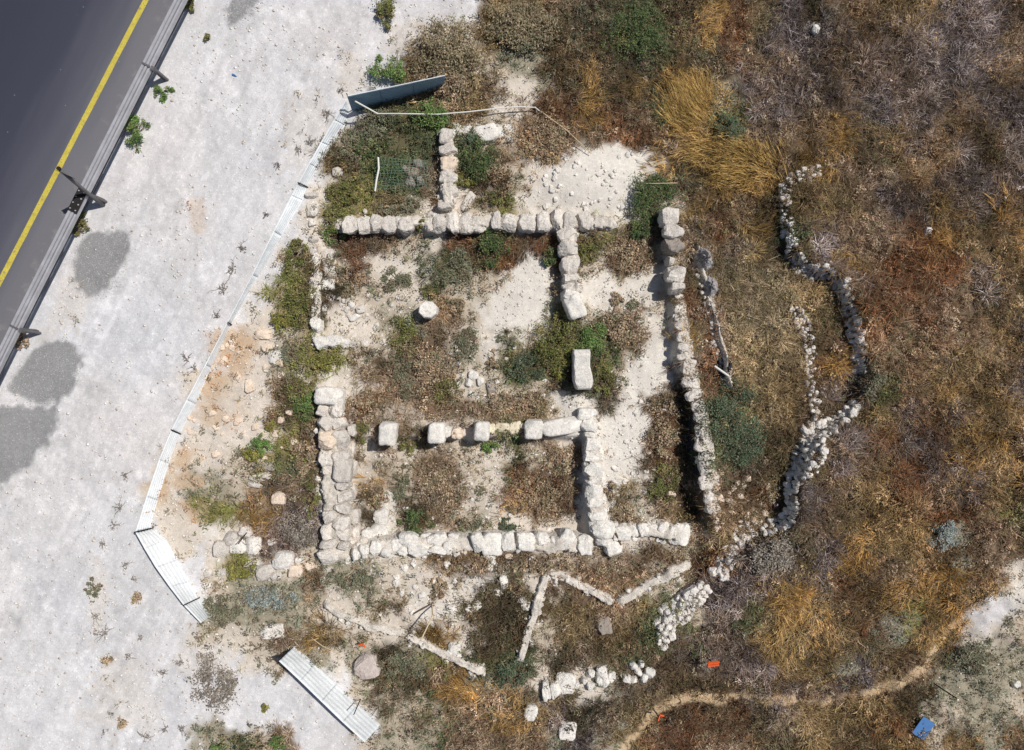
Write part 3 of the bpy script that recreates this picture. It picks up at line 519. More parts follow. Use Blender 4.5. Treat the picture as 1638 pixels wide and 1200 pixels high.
BIG = [stone_mesh('stone', 12, 500+k, p=7, chops=7, rough=.035, cut=.92) for k in range(10)]
def with_mat(me, m):
    k = me.name+m.name
    if k not in CACHE:
        c = me.copy(); c.materials.clear(); c.materials.append(m); CACHE[k] = c
    return CACHE[k]
CACHE = {}
def stone(px, py, w, h, top, parent=None, m=None, rot=None, protos=None, name='stone', sink=.12, tilt=.07, z=0.):
    protos = protos or (BIG if max(w, h) >= 34 else PROTO if max(w, h) > 15 else SMALL); me = with_mat(random.choice(protos), m or M_stone)
    pt = P(px, py, top)
    f = (CAMZ-pt.z)/CAMZ/50
    o = bpy.data.objects.new(name, me); COL.objects.link(o)
    hz = (top+sink)/2
    c = Vector((pt.x, pt.y, pt.z-hz))
    a = R(rot) if rot is not None else R(random.uniform(-15, 15)); w *= random.uniform(.92, 1.12); h *= random.uniform(.9, 1.12)
    flip = random.choice((0, math.pi))
    o.rotation_euler = (random.uniform(-tilt, tilt), random.uniform(-tilt, tilt), -a+flip)
    o.scale = (w*f/2*1.1, h*f/2*1.1, hz)
    if parent: o.parent = parent; c = c-parent.location
    o.location = c
    return o
def wall(label, stones, top, m=None, mark=None, name='stone_wall'):
    cx = sum(s[0] for s in stones)/len(stones); cy = sum(s[1] for s in stones)/len(stones)
    root = empty(name, P(cx, cy), label, 'wall')
    for s in stones:
        t = top*random.uniform(.85, 1.1) if len(s) < 5 or s[4] is None else s[4]
        stone(s[0], s[1], s[2], s[3], t, root, (s[6] if len(s) > 6 else None) or m, s[5] if len(s) > 5 else None)
    root['core_top'] = top
    CORES.append((root, top, list(stones)))
    return root
CORES = []
A = [(540, 357, 18, 15, .15), (558, 358, 23, 25), (581, 358, 22, 24), (599, 356, 16, 27), (621, 359, 25, 26), (648, 360, 23, 25), (661, 352, 11, 14), (686, 358, 13, 20), (702, 355, 20, 25), (723, 354, 22, 33), (746, 354, 22, 30), (763, 357, 26, 25),
     (793, 352, 16, 25), (814, 354, 24, 28), (842, 354, 29, 28), (870, 352, 22, 28), (892, 350, 20, 29), (911, 350, 18, 27), (937, 352, 23, 26), (957, 355, 18, 18, .3), (976, 358, 22, 14, .25), (583, 338, 8, 10, .15)]
wall('long straight wall of a single row of pale stones across the north of the ruin', A, .4)
B = [(713, 216, 20, 23), (717, 237, 25, 18), (718, 262, 25, 21, None, 0, M_warm), (718, 282, 27, 19), (708, 296, 11, 9), (717, 307, 25, 19), (712, 326, 24, 19), (728, 312, 6, 26, .12), (748, 322, 30, 13, .12, -55)]
wall('short north-south wall of pale stones under the green wire mesh, its north end', B, .38)['label'] = 'short wall column of single pale stones right of the green wire mesh'
B2 = [(730, 209, 18, 13), (752, 207, 22, 14, .2), (775, 212, 34, 22, .25), (797, 210, 20, 18, .2), (812, 204, 18, 12, .16), (815, 222, 10, 10, .12)]
wall('low crumbling pale wall above the dark green bush, northernmost in the ruin', B2, .22, M_pale)
Cw = [(909, 372, 31, 22), (910, 396, 29, 23), (912, 422, 31, 28), (913, 444, 27, 17), (917, 458, 29, 12), (914, 472, 27, 22, .55, 0, M_pale), (920, 489, 28, 34, .58, -18, M_pale)]
wall('inner wall column of six big stones hanging south from the long north wall', Cw, .5)
D = [(1072, 346, 31, 28, .6), (1079, 369, 29, 25, .6), (1080, 391, 29, 23, .58, None, M_dark), (1074, 416, 14, 15, .45), (1083, 437, 27, 27, .55), (1086, 459, 23, 17, .5), (1087, 473, 15, 10), (1086, 495, 13, 12), (1085, 508, 12, 10), (1087, 521, 15, 14), (1094, 538, 18, 16), (1095, 555, 18, 14), (1093, 571, 17, 12),
     (1098, 589, 15, 18), (1106, 612, 24, 17), (1112, 632, 24, 16), (1119, 648, 20, 20), (1122, 668, 20, 20), (1124, 690, 20, 19), (1125, 712, 22, 20), (1129, 730, 19, 17), (1129, 748, 20, 22), (1136, 772, 29, 26), (1135, 797, 15, 20), (1137, 816, 13, 14)]
wd = wall('long east retaining wall of uneven stones, big at its north end', [(x, y, w, h, (t or .16 if (y < 470 or y > 740) else .1), *(r or (None, M_dark if y < 740 else M_pale))) if False else (x, y, w, h, (s[0] if s else None), None, (s[2] if len(s) > 2 else None)) for (x, y, w, h, *s) in D], .14)
E = [(512, 549, 26, 20, .32, 0, M_pale), (532, 546, 22, 19, .3, 0, M_pale), (504, 520, 15, 24, .3, 0, M_pale), (522, 453, 21, 17, .18, 0, M_pale), (527, 428, 18, 24, .08), (524, 405, 18, 16, .1), (500, 400, 11, 15, .1), (500, 381, 14, 13, .12), (500, 335, 15, 20, .16), (499, 356, 12, 12, .12),
     (497, 311, 17, 10, .14), (505, 470, 12, 9, .1), (528, 476, 12, 10, .1), (518, 492, 11, 10, .1), (503, 494, 12, 14, .15), (550, 549, 16, 14, .16, 0, M_pale), (566, 551, 14, 12, .1), (582, 550, 12, 12, .08), (503, 445, 11, 12, .1), (538, 274, 14, 14, .14)]
wall('ruined north-west wall, half buried, ending in a pale squared corner above the gap', E, .15)
Fw = [(524, 634, 43, 29, .62, 3, M_pale), (514, 657, 19, 18), (536, 657, 21, 21), (518, 678, 25, 25), (539, 679, 21, 19), (520, 706, 26, 28, .62, None, M_warm), (542, 704, 25, 30), (518, 734, 22, 27), (543, 731, 24, 22), (545, 754, 27, 34), (520, 757, 17, 13, .3, None, M_dark), (547, 778, 20, 15), (549, 796, 24, 18),
      (546, 814, 25, 17), (524, 830, 21, 20), (544, 838, 26, 25), (564, 828, 17, 20, .35), (520, 852, 17, 23), (546, 857, 21, 17), (567, 853, 15, 22, .35), (522, 872, 27, 13), (548, 874, 17, 13), (524, 892, 31, 22, .4), (560, 720, 12, 24, .3), (562, 690, 12, 20, .3), (563, 750, 10, 26, .3), (562, 785, 10, 20, .3)]
wall('broad two-stone-wide south-west wall headed by a large squared slab', Fw, .52)
Iw = [(610, 826, 22, 26, .2, 10, M_pale), (604, 852, 27, 24, .22, 10, M_pale), (586, 855, 18, 16, .25), (600, 877, 21, 19, .3), (580, 882, 19, 19), (567, 889, 15, 20), (617, 884, 20, 15), (634, 872, 16, 18, .25), (652, 866, 28, 21), (644, 882, 20, 15), (667, 881, 30, 22), (681, 861, 17, 14, .25), (698, 866, 26, 20), (700, 882, 28, 16), (724, 861, 19, 13), (716, 876, 16, 20), (764, 870, 18, 28), (788, 872, 31, 34),
      (812, 868, 21, 28), (840, 868, 27, 28), (866, 864, 23, 20), (908, 864, 25, 30, .3), (934, 874, 25, 28, .3), (784, 893, 17, 8, .14), (814, 893, 11, 10, .14, None, M_warm), (742, 885, 10, 9, .12, None, M_warm), (886, 866, 14, 12, .2)]
wall('long pale south wall of broad flat stones along the bottom of the ruin', Iw, .34, M_pale)
I2 = [(966, 850, 32, 27, .42), (980, 880, 25, 23, .35), (997, 853, 27, 25), (1014, 850, 15, 22), (1029, 850, 17, 19), (1046, 848, 19, 16), (1062, 845, 17, 16), (1090, 857, 30, 33), (1076, 850, 12, 18), (968, 868, 22, 14, .35)]
wall('short south-east wall stub ending in one broad square stone', I2, .3, M_pale)
Hw = [(940, 662, 28, 18, .35, 0, M_pale), (942, 680, 27, 21), (945, 696, 21, 12), (949, 711, 26, 24), (946, 732, 22, 15), (951, 752, 28, 25), (948, 772, 20, 15), (952, 788, 28, 24), (952, 806, 26, 17), (957, 826, 29, 20), (960, 842, 30, 18), (960, 730, 12, 20, .15), (962, 770, 12, 24, .15), (964, 800, 12, 20, .15)]
wall('white stone wall with a black shadow along its west face, bounding the south room', Hw, .36, M_pale)
Gs = [(715, 692, 13, 20, .3, None, M_pale), (731, 694, 15, 17, .28, None, M_warm)]
wall('two small pale stones set between the first pair of squared pillars', Gs, .3, name='stone_infill')
Gs = [(787, 687, 11, 17), (804, 685, 23, 15), (824, 685, 18, 17), (836, 682, 12, 10), ]
wall('row of small cream stones set between the two right-hand squared pillars', Gs, .28, mat('cream stone', lin(222, 210, 185), noise=[(8, .85, 1.08, .3, .7)], bump=(24, .5, .04), objrand=(.9, 1.05)), name='stone_infill')
# freestanding blocks
def block(px, py, w, h, top, label, rot=0, name='stone_pillar', m=None, cat='pillar', group=None, protos=None):
    o = stone(px, py, w, h, top, None, m or M_pale, rot, protos or BIG, name, tilt=.03); return tag(o, label, cat, group)
def eight_sided():
    g = np.random.default_rng(8); base = P(684, 495); pt = P(684, 495, .62); vs = []; fs = []; k = 8; f = .0195
    lv = [(-.12, 15.4), (.15, 15.2), (.42, 14.9), (.58, 14.6), (.62, 13.2), (.626, 6.5), (.63, 1.)]
    for z, r in lv:
        for q in range(k):
            a = 2*math.pi*(q+.4)/k; rr = r*f*(1+g.normal()*.022)*(1.06 if q in (0, 4) else 1); vs.append((math.cos(a)*rr, math.sin(a)*rr, z+g.normal()*.006))
    for i_ in range(len(lv)-1):
        for q in range(k): fs.append((i_*k+q, i_*k+(q+1) % k, (i_+1)*k+(q+1) % k, (i_+1)*k+q))
    fs.append(tuple((len(lv)-1)*k+q for q in range(k)))
    o = link('stone_pillar', pymesh('stone_pillar', vs, fs), None, M_pale); o.location = (pt.x, pt.y, base.z)
    tag(o, 'short eight-sided stone pillar standing alone in the north room', 'pillar')
eight_sided()
block(618, 695, 27, 33, .62, 'squared stone pillar standing apart at the left end of the pillar row', 5)
block(697, 694, 24, 31, .62, 'squared stone pillar second from the left in the row', 0)
block(770, 691, 24, 29, .62, 'squared stone pillar third from the left in the row, left of the cream stones', 2)
block(854, 688, 26, 28, .58, 'squared stone pillar at the right end of the row, touching the long slab', 0)
block(900, 683, 56, 27, .5, 'long pale stone slab laid between the last pillar and the wall corner', -9, 'stone_slab', cat='slab')
def monolith():
    V = []
    px, py = 929, 591; top = .72; n = 10
    prof = [(-32, -13, 13), (-27, -14.5, 14), (-14, -13.5, 13.5), (-4, -13, 13), (2, -12.5, 15), (10, -13, 17), (18, -12, 18), (26, -10, 17), (32, -7, 14)]
    rg = np.random.default_rng(4); vs = []; fs = []; m = len(prof); lv = [(0, 1.03), (.5, 1.02), (.88, 1.), (.97, .94), (1., .8)]
    base = P(px, py)
    ring = [(l, y) for (y, l, r) in prof]+[(r, y) for (y, l, r) in prof[::-1]]
    k = len(ring); f = .98/50
    for (z, s) in lv:
        for (x, y) in ring: vs.append(((x*s+2+rg.normal()*.35)*f, -(y*s+rg.normal()*.35)*f, -.12+z*(top+.12)+rg.normal()*.008))
    for i in range(len(lv)-1):
        for j in range(k): fs.append((i*k+j, i*k+(j+1) % k, (i+1)*k+(j+1) % k, (i+1)*k+j))
    t = (len(lv)-1)*k
    for i in range(m-1): fs.append((t+i, t+i+1, t+k-2-i, t+k-1-i))
    me = pymesh('stone_monolith', vs, fs, True)
    o = link('stone_monolith', me, None, M_pale); pt = P(px, py, top); o.location = (pt.x, pt.y, base.z); 
    import bmesh
    bm = bmesh.new(); bm.from_mesh(me); bmesh.ops.recalc_face_normals(bm, faces=bm.faces); bm.to_mesh(me); bm.free()
    for p_ in me.polygons: p_.use_smooth = False
    tag(o, 'large pale notched monolith casting a black shadow beside the green bush', 'monolith')
monolith()
# boulders
BO = [(350, 880, 25, 23, .25, 'pale round boulder leftmost of the cluster west of the south wall', None), (367, 863, 21, 19, .2, 'small boulder wedged behind the leftmost pale boulder of the west cluster', None), (379, 876, 24, 20, .18, 'flat white boulder under the tip of the thin dark stake', M_pale),
 (391, 853, 19, 19, .2, 'boulder at the foot of the thin dark stake in the west cluster', None), (402, 874, 24, 25, .22, 'broad white boulder rightmost of the cluster around the thin dark stake', M_pale), (450, 898, 28, 25, .28, 'largest lilac-white boulder right of the yellow-green bush', M_pale), (423, 917, 24, 22, .2, 'pale boulder touching the right side of the yellow-green bush', None),
 (441, 922, 18, 17, .2, 'small boulder below the largest lilac-white boulder', None), (472, 914, 23, 21, .22, 'cream boulder between the largest lilac-white boulder and the wall end', M_warm), (491, 906, 17, 13, .15, 'small pinkish boulder right of the cream boulder', M_warm), (477, 897, 11, 10, .12, 'small white rock above the cream boulder', M_pale), (433, 868, 14, 10, .12, 'small half-buried rock in the grey dry brush west of the wall', None),
 (332, 918, 15, 12, .14, 'small pale rock left of the yellow-green bush', None), (352, 917, 15, 11, .14, 'small pale rock touching the left of the yellow-green bush', None), (328, 938, 15, 10, .12, 'small rock near the bowed fence section', M_pale), (443, 798, 20, 18, .25, 'round warm-coloured boulder alone west of the south-west wall', M_warm),
 (434, 1010, 36, 23, .1, 'large flat pale boulder sunk in the ground near the gap in the fence', M_pale), (586, 1068, 37, 34, .35, 'big grey-pink boulder on the bare ground beside the bright fence section', mat('pink grey stone', lin(200, 186, 178), noise=[(7, .85, 1.08, .3, .7), (30, .8, 1.1, .3, .7)], bump=(24, .6, .05))),
 (416, 764, 32, 12, .14, 'long narrow cream stone lying above the round warm boulder', None), (428, 747, 20, 15, .16, 'dull grey rock above the long narrow cream stone', M_dark), (407, 775, 22, 10, .12, 'low cream stone under the long narrow one', None), (418, 534, 22, 15, .16, 'upper of two cream blocks on the stony slope inside the fence', M_warm), (424, 557, 14, 14, .14, 'lower of two cream blocks on the stony slope inside the fence', M_warm),
 (396, 622, 14, 13, .14, 'pinkish rock on the stony slope inside the long fence', M_warm), (442, 571, 26, 20, .1, 'flat grey-white slab sunk in the stony slope left of the wall gap', M_pale), (1074, 790, 14, 12, .16, 'single pale rock alone on the floor of the east passage', M_warm), (726, 1041, 20, 22, .2, 'pale boulder lodged on the long mortar ridge', M_pale), (806, 933, 13, 20, .2, 'upright pale rock just south of the south wall', M_pale),
 (849, 1142, 22, 24, .16, 'pale rounded boulder in yellow grass below the mortar ridge', M_pale), (908, 1172, 24, 26, .16, 'grey-white boulder near the bottom edge below the stone row', M_rubble), (966, 1003, 22, 26, .2, 'dusty boulder alone inside the angle of the mortar wall', M_dark), (1628, 1095, 12, 12, .16, 'small white rock at the right edge of the picture', M_pale), (1307, 45, 12, 14, .25, 'small white rock half hidden in brush at the upper right', M_pale), (1487, 368, 10, 10, .2, 'white rock in rusty brush right of the rubble wall', M_pale),
 (576, 494, 13, 12, .14, 'cream rock in a scatter left of the eight-sided pillar', None), (567, 507, 17, 11, .12, 'flat cream rock lowest in the scatter left of the eight-sided pillar', M_pale), (561, 488, 10, 11, .12, 'small cream rock topmost in the scatter left of the eight-sided pillar', M_pale), (757, 600, 14, 13, .13, 'white rock largest in the small heap in the middle of the court', M_pale), (768, 611, 12, 12, .12, 'white rock right side of the small heap in the middle of the court', M_pale), (750, 612, 12, 14, .13, 'white rock lower left of the small heap in the middle of the court', M_pale),
 (786, 620, 14, 16, .12, 'grey rock just right of the small heap in the middle of the court', M_dark), (734, 557, 12, 14, .12, 'peach-coloured rock in the middle of the court', M_warm), (640, 1148, 1, 1, .01, None, None)]
for (px, py, w, h, t, lb, m) in BO:
    if lb: block(px, py, w, h, t, lb, None, 'boulder' if w > 16 else 'rock', m or M_stone, 'rock', protos=PROTO)
# rubble walls
def rubble(label, pts, width, n, size, top, m=None, name='rubble_wall', seed=1):
    random.seed(seed)
    L = [math.hypot(b[0]-a[0], b[1]-a[1]) for a, b in zip(pts[:-1], pts[1:])]; T = sum(L)
    mid = pts[len(pts)//2]; root = empty(name, P(*mid), label, 'wall'); placed = []
    tries = 0
    while len(placed) < n and tries < n*30:
        tries += 1; d = random.random()*T; i = 0
        while i < len(L)-1 and d > L[i]: d -= L[i]; i += 1
        a, b = pts[i], pts[i+1]; f = d/L[i]; nx_, ny_ = -(b[1]-a[1])/L[i], (b[0]-a[0])/L[i]
        wd_ = width[i]+(width[i+1]-width[i])*f if isinstance(width, list) else width
        o = random.uniform(-.5, .5)*wd_; x = a[0]+(b[0]-a[0])*f+nx_*o; y = a[1]+(b[1]-a[1])*f+ny_*o
        s = random.uniform(*size)
        if any(math.hypot(x-q[0], y-q[1]) < .36*(s+q[2]) for q in placed): continue
        placed.append((x, y, s))
        stone(x, y, s*random.uniform(.85, 1.25), s*random.uniform(.8, 1.1), random.uniform(.5, 1)*top, root, m or (M_dark if random.random() < .08 else M_rubble), random.uniform(0, 180), tilt=.25)
    return root
rubble('upper arm of the rubble wall in brown scrub, a thin column of stones', [(1314, 274), (1290, 279), (1266, 286), (1257, 304), (1257, 335), (1262, 380), (1270, 410)], 18, 58, (3.5, 11), .13, seed=2)
rubble('rubble bend of bright stones above the dark hollow east of the ruin', [(1272, 408), (1288, 432), (1310, 436), (1336, 430)], 24, 40, (5, 12), .2, seed=3)
rubble('outer east arm of the rubble wall, sparse stones half in scrub', [(1345, 445), (1354, 468), (1364, 500), (1374, 540), (1378, 570), (1374, 596)], 20, 56, (4, 13), .19, seed=4)
kw = rubble('faint line of half-buried grey stones on the small bank right of the east wall', [(1112, 400), (1122, 445), (1138, 505), (1150, 560), (1160, 615)], 10, 52, (5, 12), .17, m=M_stone, seed=15)
rubble('inner arm of rubble, faint stones running down the brown scrub', [(1272, 492), (1288, 520), (1298, 560), (1294, 600), (1300, 630), (1304, 660), (1302, 690)], 18, 62, (5, 11), .17, seed=5)
rubble('dense heaped corner of the rubble wall in bright white stones', [(1374, 645), (1358, 664), (1330, 682), (1306, 692), (1300, 720), (1288, 748), (1272, 758)], [14, 16, 22, 34, 44, 44, 20], 100, (6, 14), .26, seed=6)
rubble('lower arm of the rubble wall above a black shadow', [(1270, 760), (1268, 790), (1270, 815), (1262, 834), (1240, 842), (1222, 852)], [22, 16, 16, 20, 22, 14], 58, (6, 14), .24, seed=7)
rubble('scattered rubble tail curving west below the lower arm', [(1212, 846), (1188, 854), (1172, 875), (1160, 900), (1146, 924)], 26, 36, (6, 14), .18, m=M_rubble, seed=8)
rubble('tail end of the rubble line, packed pale cobbles near the mortar wall', [(1130, 940), (1108, 960), (1086, 978), (1070, 992), (1064, 1018), (1062, 1040)], [22, 32, 40, 36, 22, 10], 84, (6, 15), .22, m=M_rubble, seed=9)
random.seed(77)
Ls = [(874, 1108, 13, 25), (888, 1108, 15, 27), (906, 1096, 26, 33), (922, 1098, 11, 11), (946, 1080, 13, 11), (945, 1100, 11, 13), (964, 1078, 17, 17), (968, 1091, 19, 23), (979, 1086, 11, 16), (1004, 1089, 13, 13), (1014, 1069, 13, 13), (1027, 1065, 9, 9), (1022, 1077, 13, 12), (1041, 1080, 15, 15), (1032, 1087, 13, 12), (1014, 1090, 11, 10), (958, 1090, 10, 12), (936, 1092, 9, 9)]
wall('curved row of rounded white stones south of the mortar wall near the bottom', Ls, .24, M_pale, name='stone_row')
# scattered fallen stones close to the north room and the slope: pale cobbles too many to single out
def cobbles(label, group, n, box, size, m, seed):
    random.seed(seed); k = 0
    while k < n:
        x = random.uniform(box[0], box[2]); y = random.uniform(box[1], box[3])
        s = random.uniform(*size); o = stone(x, y, s*1.15, s, s/50*.45, None, m, random.uniform(0, 180), SMALL, 'cobble', tilt=.2); tag(o, label, 'cobble', group); k += 1
cobbles('pale cobble among others on the stony slope inside the fence', 'cobbles on the slope inside the fence', 46, (300, 520, 470, 740), (5, 11), M_warm, 5)
cobbles('pale cobble among others in the scrub between east wall and rubble wall', 'cobbles between the east wall and rubble', 34, (1145, 760, 1235, 850), (6, 11), M_warm, 6)
cobbles('white cobble among others in the bare ground south of the ruin', 'cobbles south of the ruin', 30, (600, 895, 860, 985), (6, 12), M_pale, 8)
cobbles('small white cobble among others on the bare chalk heap', 'cobbles on the chalk heap', 60, (860, 238, 1030, 335), (4, 8), M_pale, 10)
cobbles('small white cobble among others in the middle court', 'cobbles in the middle court', 56, (720, 540, 885, 665), (3.5, 8), M_pale, 11)
cobbles('small white cobble among others in the south room', 'cobbles in the south room', 56, (590, 705, 900, 850), (3.5, 7), M_pale, 12)
cobbles('small white cobble among others in the east passage', 'cobbles in the east passage', 36, (975, 440, 1075, 830), (3.5, 8), M_pale, 13)
cobbles('white cobble among others strewn in the north room', 'cobbles in the north room', 26, (540, 470, 640, 560), (5, 9), M_stone, 9)

# ------------------------------------------------------------------ low mortar walls (continuous limey crests)
def crest(parent, pts, hw, hh, seed, name='wall_arm', m=None, ragged=1.):
    random.seed(seed); org = parent.location; vs = []; fs = []; k = 17
    fine = []
    for (a, b_) in zip(pts[:-1], pts[1:]):
        d = math.hypot(b_[0]-a[0], b_[1]-a[1]); n_ = max(2, int(d/2.5))
        fine += [(a[0]+(b_[0]-a[0])*i/n_, a[1]+(b_[1]-a[1])*i/n_) for i in range(n_)]
    fine.append(pts[-1]); n = len(fine)
    for i, (x, y) in enumerate(fine):
        a = fine[max(0, i-2)]; b_ = fine[min(n-1, i+2)]; l = math.hypot(b_[0]-a[0], b_[1]-a[1]); nx_, ny_ = -(b_[1]-a[1])/l, (b_[0]-a[0])/l
        e = min(1, .3+min(i, n-1-i)/4); hz = hh*(.55+.9*float(vn(i, seed+3, 9, 6)))*e
        wl = hw*(.75+ragged*.8*(float(fbm(i, seed, 7, 2))-.4))*(.6+.4*e); wr = hw*(.75+ragged*.8*(float(fbm(i, seed+50, 7, 2))-.4))*(.6+.4*e); c = (float(vn(i, seed+9, 8, 3))-.5)*5*ragged
        for q in range(k):
            t = -1.3+2.6*q/(k-1); zz = float(sstep(1.22, .82, abs(t)+(random.random()-.5)*.3))*1.15-.15
            w = wl if t < 0 else wr
            px = x+nx_*(t*w+c)+random.uniform(-.4, .4); py = y+ny_*(t*w+c)+random.uniform(-.4, .4); X, Y = (px-819)/50, (600-py)/50
            vs.append(Vector((X*.99, Y*.99, float(gz(X, Y))+hz*zz*(.7+.6*float(fbm(X, Y, .22, 4)))))-org)
    for i in range(n-1):
        for j in range(k-1): fs.append((i*k+j, i*k+j+1, (i+1)*k+j+1, (i+1)*k+j))
    return link(name, pymesh(name, vs, fs, True), parent, m or M_baulk)
mw = empty('mortar_wall', P(878, 922), 'low zigzag mortar wall south of the ruin, pale along its crest', 'wall')
crest(mw, [(829, 1064), (848, 1010), (862, 960), (874, 926), (884, 922), (900, 925), (930, 938), (960, 953), (984, 965)], 7.5, .2, 1, ragged=.95)
crest(mw, [(986, 966), (996, 961), (1015, 950), (1050, 932), (1085, 914), (1108, 903)], 9, .2, 3, ragged=.9)
for (root, pts, hw, f) in ((5, [(503, 400), (503, 470), (505, 552)], 5, .4), (4, [(1086, 480), (1096, 560), (1108, 620), (1121, 680), (1128, 740), (1138, 822)], 8, .5), (2, [(722, 209), (800, 209)], 7, .7), (0, [(545, 357), (700, 355), (984, 357)], 10, .54), (1, [(716, 205), (716, 335)], 9, .6), (3, [(909, 362), (913, 440), (920, 500)], 11, .6), (6, [(524, 622), (530, 760), (534, 900)], 17, .5), (7, [(560, 885), (640, 874), (740, 872), (950, 872)], 14, .47), (8, [(956, 852), (1030, 850), (1104, 854)], 11, .66), (9, [(943, 652), (950, 740), (960, 850)], 12, .56)):
    r_, t_, _s = CORES[root]; del r_['core_top']; crest(r_, pts, hw*1.12, t_*f*1.15, 20+root, 'rubble_core', M_baulk, .8)
    random.seed(root+40)
    for q in range(min(34, 96-len(_s))):
        a_ = random.random()*(len(pts)-1); i_ = int(a_); fr = a_-i_; ax_, ay_ = pts[i_]; bx_, by_ = pts[i_+1]; ll = math.hypot(bx_-ax_, by_-ay_); off = random.choice((-1, 1))*hw*random.uniform(.35, 1.35)
        sz_ = random.uniform(4, 9); stone(ax_+(bx_-ax_)*fr-(by_-ay_)/ll*off, ay_+(by_-ay_)*fr+(bx_-ax_)/ll*off, sz_*1.2, sz_, t_*random.uniform(.3, .95) if abs(off) < hw else random.uniform(.05, .14), r_, random.choice((M_stone, M_pale, M_rubble)), random.uniform(0, 180), SMALL, tilt=.2)
for r_, t_, _s in CORES:
    if 'core_top' in r_: del r_['core_top']
mr_ = empty('mortar_ridge', P(700, 1042), 'single long mortar ridge slanting down from the pale pole', 'wall')
crest(mr_, [(516, 966), (545, 986), (572, 997), (600, 1006), (640, 1016), (680, 1034), (720, 1053), (755, 1068), (776, 1077)], 6.5, .2, 4, ragged=1.)

random.seed(91)
for (r_, pts, hw, k_) in ((mw, [(829, 1064), (848, 1010), (862, 960), (874, 926), (900, 925), (930, 938), (984, 965), (1015, 950), (1050, 932), (1108, 903)], 8, 70), (mr_, [(540, 985), (600, 1006), (680, 1034), (776, 1077)], 7, 40)):
    for q in range(k_):
        a_ = random.random()*(len(pts)-1); i_ = int(a_); fr = a_-i_; ax_, ay_ = pts[i_]; bx_, by_ = pts[i_+1]; ll = math.hypot(bx_-ax_, by_-ay_); off = random.gauss(0, .75)*hw; sz_ = random.uniform(3.5, 9)
        stone(ax_+(bx_-ax_)*fr-(by_-ay_)/ll*off, ay_+(by_-ay_)*fr+(bx_-ax_)/ll*off, sz_*1.25, sz_, random.uniform(.08, .22) if abs(off) < hw else random.uniform(.04, .09), r_, random.choice((M_stone, M_pale, M_rubble)), random.uniform(0, 180), SMALL, tilt=.25)

crest(kw, [(1111, 396), (1121, 440), (1137, 500), (1149, 560), (1160, 622)], 4.2, .05, 44, 'rubble_core', M_baulk, 1.3)
# ------------------------------------------------------------------ mesh, sacks, boards, markers
gm = empty('wire_mesh', P(645, 280), 'green coated wire mesh laid over rocks and greenery in the north-west room', 'wire mesh')
b = MB(); c4 = [(604, 253), (684, 255), (686, 300), (600, 304)]
def bil(u, v): return ((c4[0][0]*(1-u)+c4[1][0]*u)*(1-v)+(c4[3][0]*(1-u)+c4[2][0]*u)*v, (c4[0][1]*(1-u)+c4[1][1]*u)*(1-v)+(c4[3][1]*(1-u)+c4[2][1]*u)*v)
hh = lambda u, v: .36+.12*math.sin(u*4)*math.cos(v*3)+.1*(float(vn(u*5, v*4, 1, 9))-.5)
jw = lambda u, v, k_: (u+(float(vn(u*7+k_, v*5, 1, 12))-.5)*.09, v+(float(vn(u*6, v*7+k_, 1, 14))-.5)*.12)
for i in range(15): b.tube([P(*bil(*jw(i/14, v/8, 0)), hh(i/14, v/8)) for v in range(9)], .0045, 5)
for j in range(11): b.tube([P(*bil(*jw(u/12, j/10, 3)), hh(u/12, j/10)) for u in range(13)], .0045, 5)
b.build('netting', M_greenwire, gm, org=gm.location)
b = MB(); b.tube([P(605, 252, .44), P(606, 270, .44), P(602, 290, .4), P(600, 306, .35)], .03, 7); b.build('edge_roll', M_plastic, gm, org=gm.location)
for (x, y, s) in ((660, 275, 18), (668, 262, 15), (655, 290, 16), (672, 288, 13), (648, 270, 12)):
    tag(stone(x, y, s, s*.9, .2, None, M_dark, random.uniform(0, 90)), 'grey rock under the green wire mesh', 'rock', 'rocks under the wire mesh').name = 'rock'
def crumple(name, pts, amp, m, label, cat, h=.2):
    random.seed(len(label)); xs_ = [p[0] for p in pts]; ys_ = [p[1] for p in pts]; c = (sum(xs_)/len(xs_), sum(ys_)/len(ys_)); org = P(*c); n = 26; k = 7; vs = []; fs = []
    ang = [math.atan2(p[1]-c[1], p[0]-c[0]) for p in pts]; rad = [math.hypot(p[0]-c[0], p[1]-c[1]) for p in pts]; o = np.argsort(ang); an = np.array(ang)[o]; ra = np.array(rad)[o]
    an = np.concatenate([an-2*math.pi, an, an+2*math.pi]); ra = np.tile(ra, 3)
    for a_ in range(n):
        a = -math.pi+2*math.pi*a_/n; r = float(np.interp(a, an, ra))*random.uniform(.9, 1.08)
        for i in range(k):
            f = (i+.01)/(k-1); p = P(c[0]+math.cos(a)*r*f, c[1]+math.sin(a)*r*f, .02); vs.append(Vector((p.x, p.y, p.z+(h*(1-f**2.2)*random.uniform(.5, 1.2) if i < k-1 else -.04)))-org)
    for a_ in range(n):
        for i in range(k-1): fs.append((a_*k+i, a_*k+i+1, ((a_+1) % n)*k+i+1, ((a_+1) % n)*k+i))
    ob = link(name, pymesh(name, vs, fs, False), None, m); ob.location = org; return tag(ob, label, cat)
crumple('torn_sack', [(1110, 395), (1124, 394), (1138, 410), (1140, 428), (1130, 436), (1120, 424)], .2, M_sack, 'torn grey-white sack beside the big stones of the east wall, upper of two', 'sack', .3)
crumple('torn_sack', [(1122, 442), (1136, 440), (1150, 462), (1144, 476), (1130, 478), (1124, 460)], .2, M_sack, 'smaller crumpled grey sack just below the torn white one', 'sack', .22)
crumple('dark_sheet', [(1146, 560), (1160, 568), (1168, 600), (1160, 622), (1150, 606), (1144, 580)], .1, M_black, 'crumpled black plastic sheet in scrub above the blue-green bush', 'plastic sheet', .2)
